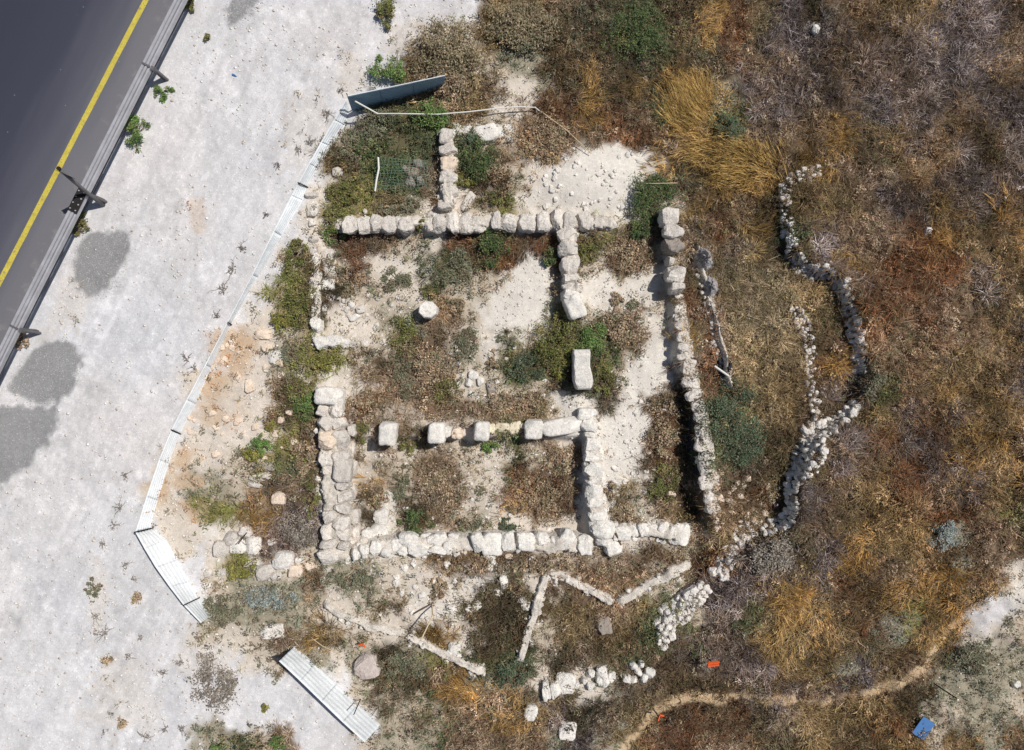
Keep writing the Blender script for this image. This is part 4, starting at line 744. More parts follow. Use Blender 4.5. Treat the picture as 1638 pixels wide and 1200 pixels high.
rod('white_pipe', P(1143, 586, .32), P(1166, 602, .28), .035, M_plastic, 'short white pipe lying on the crumpled black plastic sheet', 'pipe')
crumple('dark_sheet', [(1100, 660), (1112, 655), (1120, 690), (1126, 730), (1130, 765), (1118, 770), (1108, 730), (1102, 690)], .1, M_black, 'long black plastic sheet lying along the foot of the east retaining wall', 'plastic sheet', .12)  # low crumpled strip in near-black colour along the wall foot
p0 = P(1477, 1165, .2); b = MB(); b.box((0, 0, 0), .44, .64, .03, Matrix.Rotation(R(-33), 4, 'Z') @ Matrix.Rotation(.06, 4, 'X')); o = b.build('blue_board', M_blue); o.location = p0; bv = o.modifiers.new('edge', 'BEVEL'); bv.width = .008; bv.segments = 2
tag(o, 'flat blue board lying in pale scrub at the lower right', 'board')
def marker(label, base, top, h, bw, bh, rot, thin=False):
    a = P(*base); z0 = float(gz(a.x, a.y)); t = PA(top[0], top[1], z0+h); root = empty('marker_stake', a, label, 'marker', 'orange markers')
    b = MB(); b.tube([a-Vector((0, 0, .1)), t], .017, 7); b.build('rod', M_iron, root, org=a)
    b = MB(); Mr = Matrix.Rotation(R(rot), 4, 'Z') @ Matrix.Rotation(R(20), 4, 'X')
    if thin:                                              # a folded strip: two bars meeting at an angle
        b.box(t, bw, .035, .05, Mr); b.box(t+Mr @ Vector((bw/2, -.07, 0)), .035, .17, .05, Mr)
    else:
        b.box(t+Mr @ Vector((0, .05, 0)), bw, .035, .07, Mr); b.box(t+Mr @ Vector((0, -.05, 0)), bw*.9, .04, .07, Mr); b.box(t+Mr @ Vector((-bw/2, 0, 0)), .035, .12, .07, Mr)
    b.build('tag', M_orange, root, org=a); return root
marker('orange marker bracket bent over near the big grey-pink boulder', (584, 1026), (577, 1031), .3, .15, .2, 20, True)
marker('widest orange marker, a flat loop on a stake right of the cobbles', (1126, 1048), (1142, 1062), .7, .34, .2, 6)
marker('small orange marker on a black stake at the bend of the sandy path', (1042, 1130), (1054, 1148), .55, .17, .2, 70, True)
o = stone(374, 120, 7, 4, .05, None, M_blue, 30, SMALL, 'litter', tilt=.1); tag(o, 'scrap of blue litter on the white track near its top', 'litter')

# ------------------------------------------------------------------ plants: strands (grass, twigs, leaves) built as one mesh each
def strands(p0, az, el, L, wdt, col, bend, seg=2):
    """ribbons from p0 (n,3): azimuth, elevation, length, width, colour (n,3), downward bend"""
    n = len(p0); d = np.stack([np.cos(az)*np.cos(el), np.sin(az)*np.cos(el), np.sin(el)], 1)
    s = np.stack([-np.sin(az), np.cos(az), np.zeros(n)], 1)+rng.normal(size=(n, 3))*.35; s /= np.linalg.norm(s, axis=1)[:, None]
    pts = []
    for k in range(seg+1):
        f = k/seg; q = p0+d*(L*f)[:, None]; q[:, 2] -= bend*L*f*f; pts.append(q)
    V = []; Cc = []
    for k in range(seg):
        f = k/seg; ww = (wdt*(1-.35*f)*.5)[:, None]
        V += [pts[k]-s*ww, pts[k]+s*ww]; Cc += [col*(.96+.06*f)]*2
    V.append(pts[seg]); Cc.append(col)
    m = 2*seg+1; VV = np.stack(V, 1).reshape(-1, 3); CC = np.stack(Cc, 1).reshape(-1, 3); b = np.arange(n)[:, None]*m
    T = []
    for k in range(seg-1): T += [b+np.array([2*k, 2*k+1, 2*k+3]), b+np.array([2*k, 2*k+3, 2*k+2])]
    T.append(b+np.array([2*seg-2, 2*seg-1, 2*seg]))
    return VV, np.concatenate(T, 0), CC
def leaves(p, az, el, L, wdt, col):
    n = len(p); d = np.stack([np.cos(az)*np.cos(el), np.sin(az)*np.cos(el), np.sin(el)], 1)*(L/2)[:, None]
    s = np.stack([-np.sin(az), np.cos(az), rng.normal(size=n)*.4], 1)*(wdt/2)[:, None]
    VV = np.stack([p-d, p+s, p+d, p-s], 1).reshape(-1, 3); b = np.arange(n)[:, None]*4
    T = np.concatenate([b+np.array([0, 1, 2]), b+np.array([0, 2, 3])], 0); return VV, T, np.repeat(col, 4, 0)
def joinm(parts):
    off = 0; V, T, C = [], [], []
    for v, t, c in parts: V.append(v); T.append(t+off); C.append(c); off += len(v)
    return np.concatenate(V), np.concatenate(T), np.concatenate(C)
PALA = {}
pm = max(len(v) for v in PAL.values())
PT = np.array([[lin(*PAL[c][k % len(PAL[c])]) for k in range(pm)] for c in TYPES])
DT = np.array([DENS[c] for c in TYPES])
def sample(n, layer, seed):
    g = np.random.default_rng(seed); n = int(n*1.27); x = g.uniform(-20.5, 20.5, n); y = g.uniform(-15.6, 15.6, n)
    W = weights(x, y); cs = np.cumsum(W, 1); ty = (g.random(n)[:, None]*cs[:, -1:] > cs).sum(1).clip(0, len(TYPES)-1)
    clump = fbm(x, y, .5, 60+layer)
    keep = g.random(n) < DT[ty, layer]*np.clip(.35+2.1*(clump-.28), .1, 1.3)
    return x[keep], y[keep], ty[keep]
STONEMASK = []
BG = 1.2
WILD = np.array([c in 'brgyknd' for c in TYPES])
def stand(x, y, ty):
    v = 1+((fbm(x, y, .75, 101, 3)-.5)*1.8+(fbm(x, y, 2.6, 105, 2)-.5)*.9); v = np.clip(v, .5, 1.75)
    hue = np.clip((fbm(x, y, 1.5, 111, 2)-.5)*3, -1, 1)
    east = sstep(1180, 1420, x*50+819)*(ty != TYPES.index('n'))
    v = v*(1-.1*sstep(1090, 1250, x*50+819)); m = np.stack([v*(1+.07*hue+.06*east), v*(1-.02*east), v*(1-.13*hue-.1*east)], 1)
    return np.where(WILD[ty][:, None], m, 1.)
GENA = np.array([lin(*v) for v in GEN])
def tint(ty, g, k=1, lo=.62, hi=1.5):
    n = len(ty); c = PT[ty, g.integers(0, pm, n)]
    c = np.where((g.random(n) < .25)[:, None] & ~np.isin(ty, [TYPES.index(q) for q in '.ctgl'])[:, None], GENA[g.integers(0, len(GEN), n)], c)
    c = c*(g.uniform(lo, hi, n)*BG)[:, None]
    return np.repeat(c, k, 0)*g.uniform(.82, 1.2, (n*k, 1))
# grass
x, y, ty = sample(84000, 0, 1); g = np.random.default_rng(2); n = len(x); k = 7
flow = fbm(x, y, 2.2, 71)*12.56+vn(x, y, .6, 73)*2
X = np.repeat(x, k)+g.normal(size=n*k)*.03; Y = np.repeat(y, k)+g.normal(size=n*k)*.03; TY = np.repeat(ty, k)
yl = (TY == TYPES.index('y'))
az = np.repeat(flow, k)+g.normal(size=n*k)*np.where(yl, .32, .9); el = g.uniform(.15, 1.15, n*k)
Ln = g.uniform(.14, .36, n*k)*np.where(yl, 1.9, 1.)*np.where(np.isin(TY, [TYPES.index(c) for c in 'ts.cow']), .6, 1)
V, T, C = strands(np.stack([X, Y, gz(X, Y)-.01], 1), az, el, Ln, g.uniform(.010, .02, n*k), tint(ty, g, k)*np.repeat(stand(x, y, ty), k, 0), g.uniform(.1, .6, n*k))
me = npmesh('dry_grass', V, T, C); me.materials.append(M_dry); tag(link('dry_grass', me), 'dry straw-coloured grass covering the slope around the ruin', 'grass', kind='stuff')
g = np.random.default_rng(33); n = 11500; wch = g.random(n) < .42; q = g.normal(size=(n, 2)); far = np.hypot(q[:, 0], q[:, 1]) > 2.1+.5*g.normal(size=n); q[far] *= .35; q = q*.5
px = np.where(wch, 1112+q[:, 0]*42-q[:, 1]*14, 1180+q[:, 0]*66); py = np.where(wch, 172+q[:, 1]*46+q[:, 0]*16, 256+q[:, 1]*44+q[:, 0]*14); x = (px-819)/50*.985; y = (600-py)/50*.985
cl = fbm(x, y, .45, 131); kp = g.random(n) < np.clip(cl*3-.75, .1, 1); x, y, wch, cl = x[kp], y[kp], wch[kp], cl[kp]; n = len(x)
az = np.where(wch, 2.2, 2.75)+(fbm(x, y, .9, 133)-.5)*3.2+g.normal(size=n)*.22
cc = np.array([lin(*v) for v in ((188, 154, 94), (170, 138, 80), (150, 122, 70), (198, 168, 114), (132, 108, 64), (116, 102, 62))])[g.integers(0, 6, n)]*(g.uniform(.75, 1.25, n)*np.clip(.45+cl, .65, 1.2)*1.2)[:, None]
V, T, C = strands(np.stack([x, y, gz(x, y)-.02], 1), az, g.uniform(.35, 1.1, n), g.uniform(.45, .95, n), g.uniform(.010, .018, n), cc, g.uniform(.2, .6, n), 3)
me = npmesh('golden_grass', V, T, C); me.materials.append(M_dry); tag(link('golden_grass', me), 'tall golden grass combed over in one stand right of the chalk heap', 'grass', kind='stuff')
# brush: thin dead stalks in tangled directions
x, y, ty = sample(62000, 1, 3); n = len(x); k = 6
X = np.repeat(x, k)+g.normal(size=n*k)*.05; Y = np.repeat(y, k)+g.normal(size=n*k)*.05; TY = np.repeat(ty, k)
V, T, C = strands(np.stack([X, Y, gz(X, Y)+g.uniform(0, .1, n*k)], 1), g.uniform(0, 6.28, n*k), g.uniform(-.1, 1., n*k), g.uniform(.1, .4, n*k)*np.where(np.isin(TY, [TYPES.index(c) for c in 'ts.cow']), .5, 1), g.uniform(.008, .017, n*k), tint(ty, g, k)*np.repeat(stand(x, y, ty), k, 0), g.uniform(-.1, .5, n*k))
me = npmesh('dead_brush', V, T, C); me.materials.append(M_dry); tag(link('dead_brush', me), 'tangled brown dead brush across the right of the slope', 'brush', kind='stuff')
# tussocks: radial clumps that give the scrub its bumps and dark gaps
g = np.random.default_rng(9); n0 = 11000; n0 = int(n0*1.27); x = g.uniform(-20.5, 20.5, n0); y = g.uniform(-15.6, 15.6, n0); Wt = weights(x, y); cs = np.cumsum(Wt, 1)
ty = (g.random(n0)[:, None]*cs[:, -1:] > cs).sum(1).clip(0, len(TYPES)-1)
pk = np.array([{'b': .55, 'r': .9, 'g': .6, 'l': .5, 'y': .9, 'k': .9, 'n': 1., 'd': .95, 's': .18, 'w': .25}.get(c, 0) for c in TYPES])
kp = g.random(n0) < pk[ty]*np.where((x*50+819 > 480) & (x*50+819 < 1100) & (600-y*50 > 180) & (600-y*50 < 900), .6, 1); x, y, ty = x[kp], y[kp], ty[kp]; n = len(x); k = 46
sz = g.uniform(.5, 1.25, n)*np.where(np.isin(ty, [TYPES.index(c) for c in 'sw']), .5, 1); sh = g.uniform(.55, 1.5, n)
sz *= 1+.9*sstep(1080, 1260, x*50+819)*g.random(n)*np.clip(fbm(x, y, 1.1, 121)*2.2-.5, 0, 1.2)
SZ = np.repeat(sz, k); TY = np.repeat(ty, k); az = g.uniform(0, 6.28, n*k); rr = g.random(n*k)*.16*SZ
flow = np.repeat(fbm(x, y, 2.2, 71)*12.56, k); az = np.where(g.random(n*k) < .45, flow+g.normal(size=n*k)*.6, az)
X = np.repeat(x, k)+np.cos(az)*rr; Y = np.repeat(y, k)+np.sin(az)*rr
pick = np.repeat(g.integers(0, pm, n), k); cc = np.where((g.random(n*k) < .7)[:, None], PT[TY, pick]*BG, tint(TY, g))*np.repeat(sh, k)[:, None]*g.uniform(.75, 1.25, (n*k, 1))*np.repeat(stand(x, y, ty), k, 0)
V, T, C = strands(np.stack([X, Y, gz(X, Y)], 1), az, g.uniform(.25, 1.35, n*k), g.uniform(.16, .46, n*k)*SZ, g.uniform(.008, .016, n*k), cc, g.uniform(.15, .7, n*k))
me = npmesh('scrub_tussocks', V, T, C); me.materials.append(M_dry); tag(link('scrub_tussocks', me), 'bushy dry scrub tussocks merging into one mass over the slope', 'scrub', kind='stuff')
# leafy herbs and seed heads
x, y, ty = sample(56000, 2, 4); n = len(x); k = 11
X = np.repeat(x, k)+g.normal(size=n*k)*.055; Y = np.repeat(y, k)+g.normal(size=n*k)*.055; TY = np.repeat(ty, k)
V, T, C = leaves(np.stack([X, Y, gz(X, Y)+np.repeat(g.uniform(0, .2, n), k)+np.abs(g.normal(size=n*k))*.05+.01], 1), g.uniform(0, 6.28, n*k), g.uniform(-.6, .9, n*k), g.uniform(.035, .1, n*k), g.uniform(.018, .042, n*k), tint(ty, g, k)*np.repeat(stand(x, y, ty), k, 0))
me = npmesh('low_herbs', V, T, C); me.materials.append(M_leaf); tag(link('low_herbs', me), 'low leafy herbs and dried seed heads growing through the ruin', 'herbs', kind='stuff')
# pebbles
def pebbles(n, seed):
    g = np.random.default_rng(seed); x = g.uniform(-18.3, 18.3, n); y = g.uniform(-13.8, 13.8, n); W = weights(x, y)
    dens = W @ np.array([{'.': .32, 'c': .6, 't': 1, 'o': .8, 's': .6, 'w': .4, 'b': .06, 'p': .1}.get(c, .006) for c in TYPES])
    cl = fbm(x, y, 1.2, 90)
    kp = (g.random(n) < dens*np.clip((cl-.3)*3, .08, 1.2)*np.where((x*50+819 > 500) & (x*50+819 < 1110) & (600-y*50 > 200) & (600-y*50 < 1000), 1.6, 1)) & (road_t(x, y) > .35); x, y, W = x[kp], y[kp], W[kp]; n = len(x)
    ico = np.array([(0, 0, 1), (.9, 0, .35), (.28, .85, .35), (-.73, .53, .35), (-.73, -.53, .35), (.28, -.85, .35), (0, 0, -.6)])
    fc = np.array([(0, 1, 2), (0, 2, 3), (0, 3, 4), (0, 4, 5), (0, 5, 1), (6, 2, 1), (6, 3, 2), (6, 4, 3), (6, 5, 4), (6, 1, 5)])
    r = .011+.038*g.random(n)**4; a = g.uniform(0, 6.28, n); v = ico[None]*(1+g.normal(size=(n, 7, 1))*.2)
    vx = (v[..., 0]*np.cos(a)[:, None]-v[..., 1]*np.sin(a)[:, None])*r[:, None]*1.2; vy = (v[..., 0]*np.sin(a)[:, None]+v[..., 1]*np.cos(a)[:, None])*r[:, None]
    vz = v[..., 2]*r[:, None]*.7
    V = np.stack([vx+x[:, None], vy+y[:, None], vz+(gz(x, y)-r*.14)[:, None]], -1).reshape(-1, 3)
    T = (fc[None]+np.arange(n)[:, None, None]*7).reshape(-1, 3)
    c = np.array([lin(230, 223, 213), lin(222, 210, 196), lin(212, 202, 190), lin(238, 233, 226), lin(196, 182, 168)])[g.integers(0, 5, n)]*g.uniform(.85, 1.08, (n, 1))
    me = npmesh('pebbles', V, T, np.repeat(c, 7, 0)); me.materials.append(mat('pebble', attr='tone', noise=[(60, .85, 1.1, .3, .7)]))
    tag(link('pebbles', me), 'loose pale pebbles strewn over bare chalk and soil', 'pebbles', kind='stuff')
pebbles(120000, 12)

# ------------------------------------------------------------------ individual shrubs
SP = {'green': [(88, 116, 60), (100, 128, 68), (76, 100, 54), (120, 134, 84)], 'dark': [(68, 86, 52), (82, 100, 58), (56, 72, 46), (98, 108, 66)], 'yellow': [(132, 130, 58), (116, 116, 58), (146, 138, 76), (100, 102, 58)],
      'olive': [(106, 112, 58), (92, 98, 54), (122, 122, 70), (84, 86, 50), (124, 108, 78)], 'blue': [(78, 92, 70), (88, 102, 80), (66, 80, 60), (100, 108, 86)], 'silver': [(138, 146, 142), (122, 132, 128), (152, 156, 150)],
      'tan': [(138, 124, 100), (120, 108, 84), (152, 138, 114), (112, 108, 82)], 'greygreen': [(112, 114, 92), (100, 106, 84), (126, 124, 104), (122, 110, 90)], 'grey': [(136, 128, 118), (118, 112, 104), (150, 142, 132)], 'brown': [(156, 134, 110), (136, 114, 92), (174, 154, 130), (126, 120, 94)]}
def shrub(px, py, rx, ry, hgt, sp, label, name='shrub', n=None, rot=0, group=None, leaf=(.035, .085), cat='shrub', spread=1.):
    if sp in ('brown', 'tan', 'grey'): leaf = (.045, .11)
    g = np.random.default_rng(int(px*7+py)); base = P(px, py); root = empty(name, base, label, cat, group)
    ax, ay = rx/50*.98, ry/50*.98; area = math.pi*ax*ay; n = n or int(1900*area**.8*min(1, hgt/.3+.4)*(.62 if sp in ('brown', 'grey') else 1)+120)
    nc = max(5, int(9+area*24)); cx = []; 
    for _ in range(nc):
        a = g.uniform(0, 6.28); r = math.sqrt(g.random())*.98*(.42+.95*float(vn(math.cos(a)*1.9+px, math.sin(a)*1.9+py, 1, 3))); cx.append((math.cos(a)*r*ax, math.sin(a)*r*ay, hgt*(.35+.5*(1-r*r))*g.uniform(.6, 1.1), g.uniform(.22, .42)*min(ax, ay)))
    cx = np.array(cx); wc = g.random(nc)**1.6+.12; ci = g.choice(nc, n, p=wc/wc.sum()); q = g.normal(size=(n, 3)); q /= np.linalg.norm(q, axis=1)[:, None]; q *= (g.random(n)**.55*np.where(g.random(n) < .16, 1.5, 1.))[:, None]
    cr = cx[ci, 3]*spread; p = cx[ci, :3]+np.stack([q[:, 0]*cr, q[:, 1]*cr, q[:, 2]*np.minimum(cr*.8, hgt*.45)], 1)
    c, s = math.cos(R(-rot)), math.sin(R(-rot)); p = np.stack([p[:, 0]*c-p[:, 1]*s, p[:, 0]*s+p[:, 1]*c, p[:, 2]], 1)
    p[:, 2] = np.maximum(p[:, 2], .012)+gz(p[:, 0]+base.x, p[:, 1]+base.y)-base.z
    pal = np.array([lin(*v) for v in SP[sp]]); cl = pal[(ci+g.integers(0, 2, n)) % len(pal)]*g.uniform(.75, 1.25, (n, 1))*g.uniform(.7, 1.35, nc)[ci][:, None]*1.3; br = g.random(n) < .12; cl[br] = np.array([lin(*v) for v in GEN])[g.integers(0, 5, br.sum())]
    V, T, C = leaves(p, g.uniform(0, 6.28, n), g.uniform(-.7, .9, n), g.uniform(*leaf, n), g.uniform(*leaf, n)*.45, cl)
    me = npmesh('foliage', V, T, C); me.materials.append(M_leaf); link('foliage', me, root)
    b = MB()
    for (x_, y_, z_, r_) in cx[:22]:
        x_, y_ = x_*c-y_*s, x_*s+y_*c
        b.tube([(0, 0, -.05), (x_*.45, y_*.45, z_*.6), (x_*1.15, y_*1.15, z_*1.05)], [.016, .011, .005], 5)
    b.build('stems', M_twig if sp not in ('grey', 'silver') else M_twiggrey, root)
    return root
SH = [(620, 20, 19, 27, .4, 'olive', 'upright yellow-green shrub at the top beside the track'), (622, 118, 34, 24, .5, 'green', 'bright green shrub outside the shaded fence run'), (262, 148, 15, 12, .25, 'green', 'small green shrub by the top bracketed guardrail post'), (220, 213, 20, 26, .35, 'green', 'green shrub behind the guardrail between its top two bracketed posts'),
 (134, 358, 15, 24, .3, 'olive', 'yellow-green shrub at the foot of the sign post'), (305, 8, 11, 13, .25, 'olive', 'small shrub by the guardrail at the very top'), (334, 64, 7, 7, .15, 'olive', 'tiny olive tuft at the top left of the track'), (34, 545, 18, 16, .15, 'brown', 'withered shrub at the lowest bracketed guardrail post'),
 (762, 258, 36, 38, .55, 'dark', 'big dark green shrub in the north enclosure right of the stone column'), (752, 225, 26, 18, .4, 'blue', 'blue-green shrub under the low crumbling wall'), (745, 292, 18, 12, .3, 'yellow', 'yellow-green sprig at the foot of the big dark green shrub'), (545, 312, 34, 22, .3, 'olive', 'olive-green spreading shrub left of the wire mesh corner'), (690, 190, 34, 26, .4, 'green', 'bright green shrub under the white rope'),
 (605, 205, 40, 28, .3, 'greygreen', 'grey-green bush inside the fence corner'), (622, 275, 32, 30, .28, 'dark', 'dark green bush growing through the wire mesh'), (590, 240, 26, 16, .25, 'dark', 'dark bush above the wire mesh'), (535, 345, 24, 26, .25, 'olive', 'olive bush at the west end of the long north wall'), (530, 380, 22, 12, .2, 'green', 'small green bush below the west end of the long north wall'),
 (785, 398, 30, 28, .5, 'dark', 'dark shrub with yellow tips in the north room against the wall'), (732, 432, 26, 32, .3, 'greygreen', 'soft grey-green bush in the north room'), (676, 358, 8, 16, .5, 'olive', 'small tuft growing between stones of the long north wall'), (878, 412, 14, 20, .3, 'dark', 'small dark bush left of the inner stone column'), (940, 402, 20, 26, .32, 'olive', 'olive bush right of the inner stone column'),
 (892, 550, 38, 48, .55, 'olive', 'large shrub with yellow leaves left of the notched monolith'), (900, 585, 20, 26, .4, 'yellow', 'yellow-leaved shrub in the shadow of the notched monolith'), (950, 540, 34, 26, .35, 'green', 'green bush above the notched monolith'), (842, 588, 36, 24, .28, 'blue', 'blue-green mat in the court left of the yellow shrubs'), (965, 600, 22, 40, .25, 'olive', 'olive bush right of the notched monolith'), (990, 530, 36, 30, .25, 'brown', 'brown dry shrub on the chalk right of the inner column'),
 (1035, 322, 36, 40, .55, 'dark', 'dark green dome of a bush beside the white chalk heap'), (1030, 365, 26, 22, .4, 'dark', 'lower dark bush left of the big stones of the east wall'), (1166, 668, 46, 48, .5, 'blue', 'large blue-green bush east of the retaining wall'), (1185, 710, 34, 34, .35, 'blue', 'smaller blue-green bush below the large one'),
 (478, 482, 26, 36, .35, 'olive', 'bright olive shrub on the bank outside the north-west wall'), (450, 512, 22, 18, .3, 'yellow', 'yellow-green shrub low on the bank outside the north-west wall'), (475, 410, 20, 34, .25, 'olive', 'olive shrub high on the bank outside the north-west wall'), (522, 580, 26, 16, .35, 'yellow', 'yellow-green bush in the gap between the two west walls'), (470, 570, 20, 26, .22, 'greygreen', 'grey-green bush on the bank left of the wall gap'),
 (490, 650, 22, 24, .3, 'green', 'green bush touching the left of the large squared slab'), (420, 712, 26, 18, .35, 'green', 'green bush on the slope above the long narrow cream stone'), (408, 728, 18, 14, .35, 'yellow', 'yellow-topped bush on the slope above the long narrow cream stone'), (432, 680, 14, 10, .25, 'yellow', 'small yellow bush higher on the slope'), (665, 832, 23, 24, .45, 'dark', 'isolated round dark bush in the south room'), (388, 908, 24, 22, .35, 'yellow', 'yellow-green bush among the white boulders'),
 (432, 958, 46, 20, .25, 'silver', 'blue-grey bush below the white boulders'), (356, 975, 24, 30, .28, 'greygreen', 'grey-green bush at the end of the bowed fence section'), (820, 1072, 30, 28, .35, 'blue', 'blue-green bush between mortar ridge and mortar wall'), (1502, 855, 22, 28, .4, 'silver', 'silvery blue bush in the brown scrub at the right'), (345, 1100, 38, 44, .13, 'grey', 'leafless grey bush on the bare ground left of the bright fence section'), (426, 1130, 8, 8, .15, 'yellow', 'tiny yellow-green tuft on the bare ground beside the bright fence section'),
 (350, 1190, 16, 12, .25, 'green', 'small green bush at the bottom edge, left one'), (445, 1186, 16, 14, .25, 'green', 'small green bush at the bottom edge, right one'), (412, 1194, 20, 10, .2, 'brown', 'brown bush between two small green ones at the bottom edge'), (150, 938, 12, 16, .15, 'greygreen', 'small grey-green weed on the edge of the track'),
 (715, 90, 50, 46, .5, 'tan', 'large tan shrub behind the shaded fence run'), (718, 140, 34, 30, .4, 'brown', 'brown shrub at the free end of the shaded fence run'), (830, 48, 66, 44, .5, 'tan', 'largest tan-grey shrub at the top middle'), (840, 75, 40, 22, .35, 'greygreen', 'grey-green growth at the foot of the largest tan-grey shrub'), (1020, 60, 44, 46, .45, 'dark', 'dark green bush in brown scrub at the top'), (1160, 205, 26, 22, .4, 'blue', 'blue-green bush beside the tall yellow grass'),
 (786, 712, 24, 12, .25, 'green', 'green bush at the foot of the third squared pillar'), (715, 625, 22, 20, .3, 'olive', 'olive bush in the middle of the court'), (820, 650, 60, 24, .22, 'brown', 'wide brown dry bush in the court above the pillar row'), (690, 590, 40, 60, .2, 'brown', 'broad brown dry bush filling the middle of the court'), (710, 780, 44, 40, .18, 'brown', 'broad brown dry bush in the south room, left one'), (860, 800, 50, 34, .18, 'brown', 'broad brown dry bush in the south room, right one'),
 (1225, 885, 44, 34, .4, 'grey', 'dull grey leafless bush below the rubble tail'), (480, 850, 34, 30, .2, 'grey', 'purple-grey leafless bush west of the south-west wall'), (565, 925, 46, 20, .2, 'greygreen', 'grey-green bush just below the south-west corner'), (640, 1060, 50, 22, .3, 'greygreen', 'grey-green bush below the mortar ridge near the big boulder'), (1390, 610, 24, 26, .3, 'greygreen', 'pale green bush on the outer arm of rubble'), (1550, 1050, 36, 34, .2, 'greygreen', 'pale green bush in the lower right scrub')]
SH += [(640, 452, 28, 20, .2, 'greygreen', 'small grey-green bush just above the eight-sided pillar'), (650, 535, 24, 42, .22, 'olive', 'tall strip of olive weeds just below the eight-sided pillar'), (646, 610, 22, 34, .2, 'greygreen', 'grey-green weeds on the left edge of the court'),
 (745, 545, 22, 28, .2, 'greygreen', 'grey-green bush left of the peach-coloured rock'), (735, 488, 14, 13, .2, 'brown', 'small brown tuft on the chalk right of the eight-sided pillar'), (790, 578, 13, 16, .2, 'brown', 'small rusty tuft left of the blue-green mat in the court'), (812, 545, 18, 12, .15, 'greygreen', 'small grey-green tuft above the blue-green mat in the court'),
 (585, 650, 30, 24, .2, 'brown', 'brown bush to the right of the large squared slab'), (575, 690, 16, 22, .2, 'olive', 'olive bush between the broad west wall and the first pillar'), (640, 775, 20, 34, .15, 'greygreen', 'grey-green weeds in the left half of the south room'), (600, 790, 22, 26, .18, 'brown', 'brown weeds right beside the broad west wall'),
 (755, 838, 26, 14, .18, 'greygreen', 'grey-green weeds along the south wall inside the south room'), (812, 840, 18, 12, .2, 'blue', 'small blue-green tuft against the south wall'), (900, 735, 30, 24, .16, 'brown', 'brown weeds below the long pale slab'), (655, 715, 22, 14, .2, 'olive', 'olive weeds between the first two squared pillars'),
 (1002, 408, 32, 28, .2, 'brown', 'brown dry bush between the inner column and the big east stones'), (984, 478, 13, 12, .14, 'brown', 'small brown tuft on the chalk right of the inner column'), (1012, 488, 14, 10, .14, 'greygreen', 'small grey tuft on the chalk corridor'), (1062, 690, 26, 46, .3, 'brown', 'rusty brown bush filling the lower east passage'), (1060, 775, 24, 34, .25, 'olive', 'olive bush near the foot of the east retaining wall'),
 (975, 782, 13, 14, .2, 'brown', 'small ochre tuft right of the white wall with the black shadow'), (1000, 820, 26, 18, .18, 'brown', 'low brown weeds above the short south-east wall stub'), (742, 905, 44, 14, .16, 'brown', 'low brown weeds below the middle of the south wall'), (860, 905, 50, 16, .18, 'brown', 'low brown weeds below the right half of the south wall'), (700, 940, 14, 24, .16, 'brown', 'dark brown tuft on the bare ground south of the ruin'),
 (480, 625, 26, 30, .22, 'olive', 'olive weeds on the bank above the green bush by the slab'), (486, 720, 22, 46, .25, 'brown', 'brown weeds along the west side of the broad wall'), (500, 790, 12, 44, .25, 'olive', 'dark olive weeds against the lower west side of the broad wall'), (560, 450, 20, 16, .14, 'brown', 'low brown weeds in the corner of the north room'), (930, 620, 26, 14, .2, 'greygreen', 'grey-green tuft under the foot of the notched monolith'),
 (800, 320, 30, 14, .2, 'olive', 'olive weeds right of the stone column above the long wall'), (790, 280, 20, 18, .2, 'brown', 'dry brown bush right of the big dark green shrub'), (880, 225, 40, 34, .25, 'brown', 'dry brown bush under the curved straw-coloured branch'), (640, 335, 44, 14, .2, 'greygreen', 'grey-green weeds just above the long north wall'), (560, 240, 24, 24, .25, 'greygreen', 'grey-green bush along the inside of the long fence'),
 (770, 390, 14, 14, .2, 'olive', 'small olive tuft left of the dark yellow-tipped shrub'), (690, 470, 18, 14, .18, 'olive', 'olive tuft just right of the eight-sided pillar')]
for a in SH: shrub(*a)
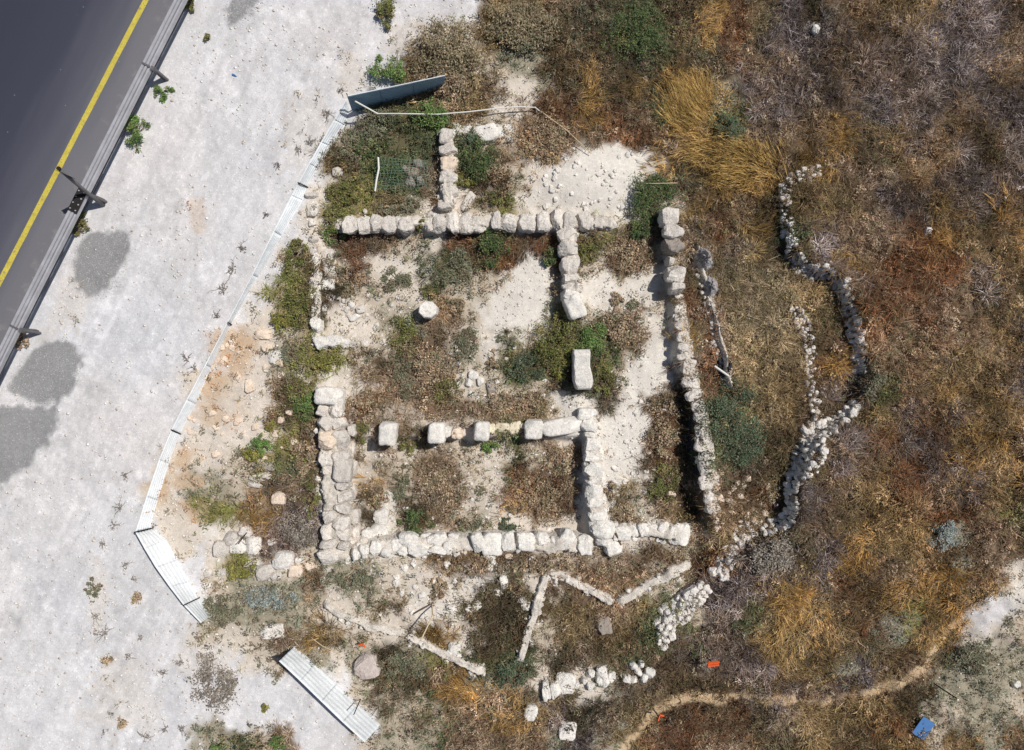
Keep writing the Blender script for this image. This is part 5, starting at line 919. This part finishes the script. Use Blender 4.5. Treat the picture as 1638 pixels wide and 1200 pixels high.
# flat brown mats on the chalk
for (px, py, r, lb) in ((220, 959, 12, 'flat brown plant mat near the bowed fence section'), (195, 1157, 10, 'flat tan plant mat near the bottom of the track'), (172, 1056, 11, 'rusty brown plant mat at the edge of the track')):
    shrub(px, py, r, r, .06, 'brown', lb, 'plant_mat', 260, cat='plant')
# withered weeds: dark twigs lying star-shaped on the chalk
def weed(px, py, r, seed):
    g = random.Random(seed+60); base = P(px, py); b = MB(); a0 = g.uniform(0, 6.28)
    for k in range(g.randint(6, 11)):
        a = a0+g.gauss(0, 1.1); l = g.uniform(.25, 1.3)*r/50*g.choice((.6, .9, 1.2)); z = g.uniform(.02, .12); q = Vector((g.gauss(0, .03), g.gauss(0, .03), 0)); pts = [q]
        for t in range(4):
            a += g.gauss(0, .35); pts.append(pts[-1]+Vector((math.cos(a)*l/4, math.sin(a)*l/4, z/3*(1 if t < 2 else -.6)))); 
            if g.random() < .55: b.tube([pts[-1], pts[-1]+Vector((math.cos(a+g.choice((-1, 1))*.9)*l*.22, math.sin(a+.9)*l*.22, .01))], [.006, .003], 4)
        b.tube(pts, [.009, .008, .007, .005, .003], 4)
    for k in range(g.randint(8, 26)):
        p = Vector((g.uniform(-.4, .4)*r/50, g.uniform(-.4, .4)*r/50, g.uniform(.01, .06))); b.box(p, g.uniform(.02, .06), g.uniform(.012, .025), .004, Matrix.Rotation(g.uniform(0, 3.1), 4, 'Z') @ Matrix.Rotation(g.uniform(-.6, .6), 4, 'X'))
    o = b.build('withered_weed', M_twiggrey); o.location = base
    tag(o, 'small withered grey weed flat on the chalk along the sheet metal fence', 'weed', 'withered weeds along the fence')
for i, (px, py, r) in enumerate([(192, 812, 16), (182, 840, 15), (165, 870, 10), (372, 432, 14), (358, 462, 18), (390, 400, 12), (345, 505, 12), (152, 985, 12), (168, 1010, 14), (225, 1020, 10), (205, 1050, 12), (290, 1060, 12), (260, 1075, 10), (235, 1180, 16), (200, 760, 12),
        (300, 575, 12), (310, 590, 10), (545, 145, 12), (522, 180, 14), (495, 230, 12), (478, 240, 12), (445, 265, 10), (425, 345, 10), (265, 1165, 14), (290, 1165, 12),  (200, 905, 14), (215, 925, 10)]): weed(px, py, r, i)
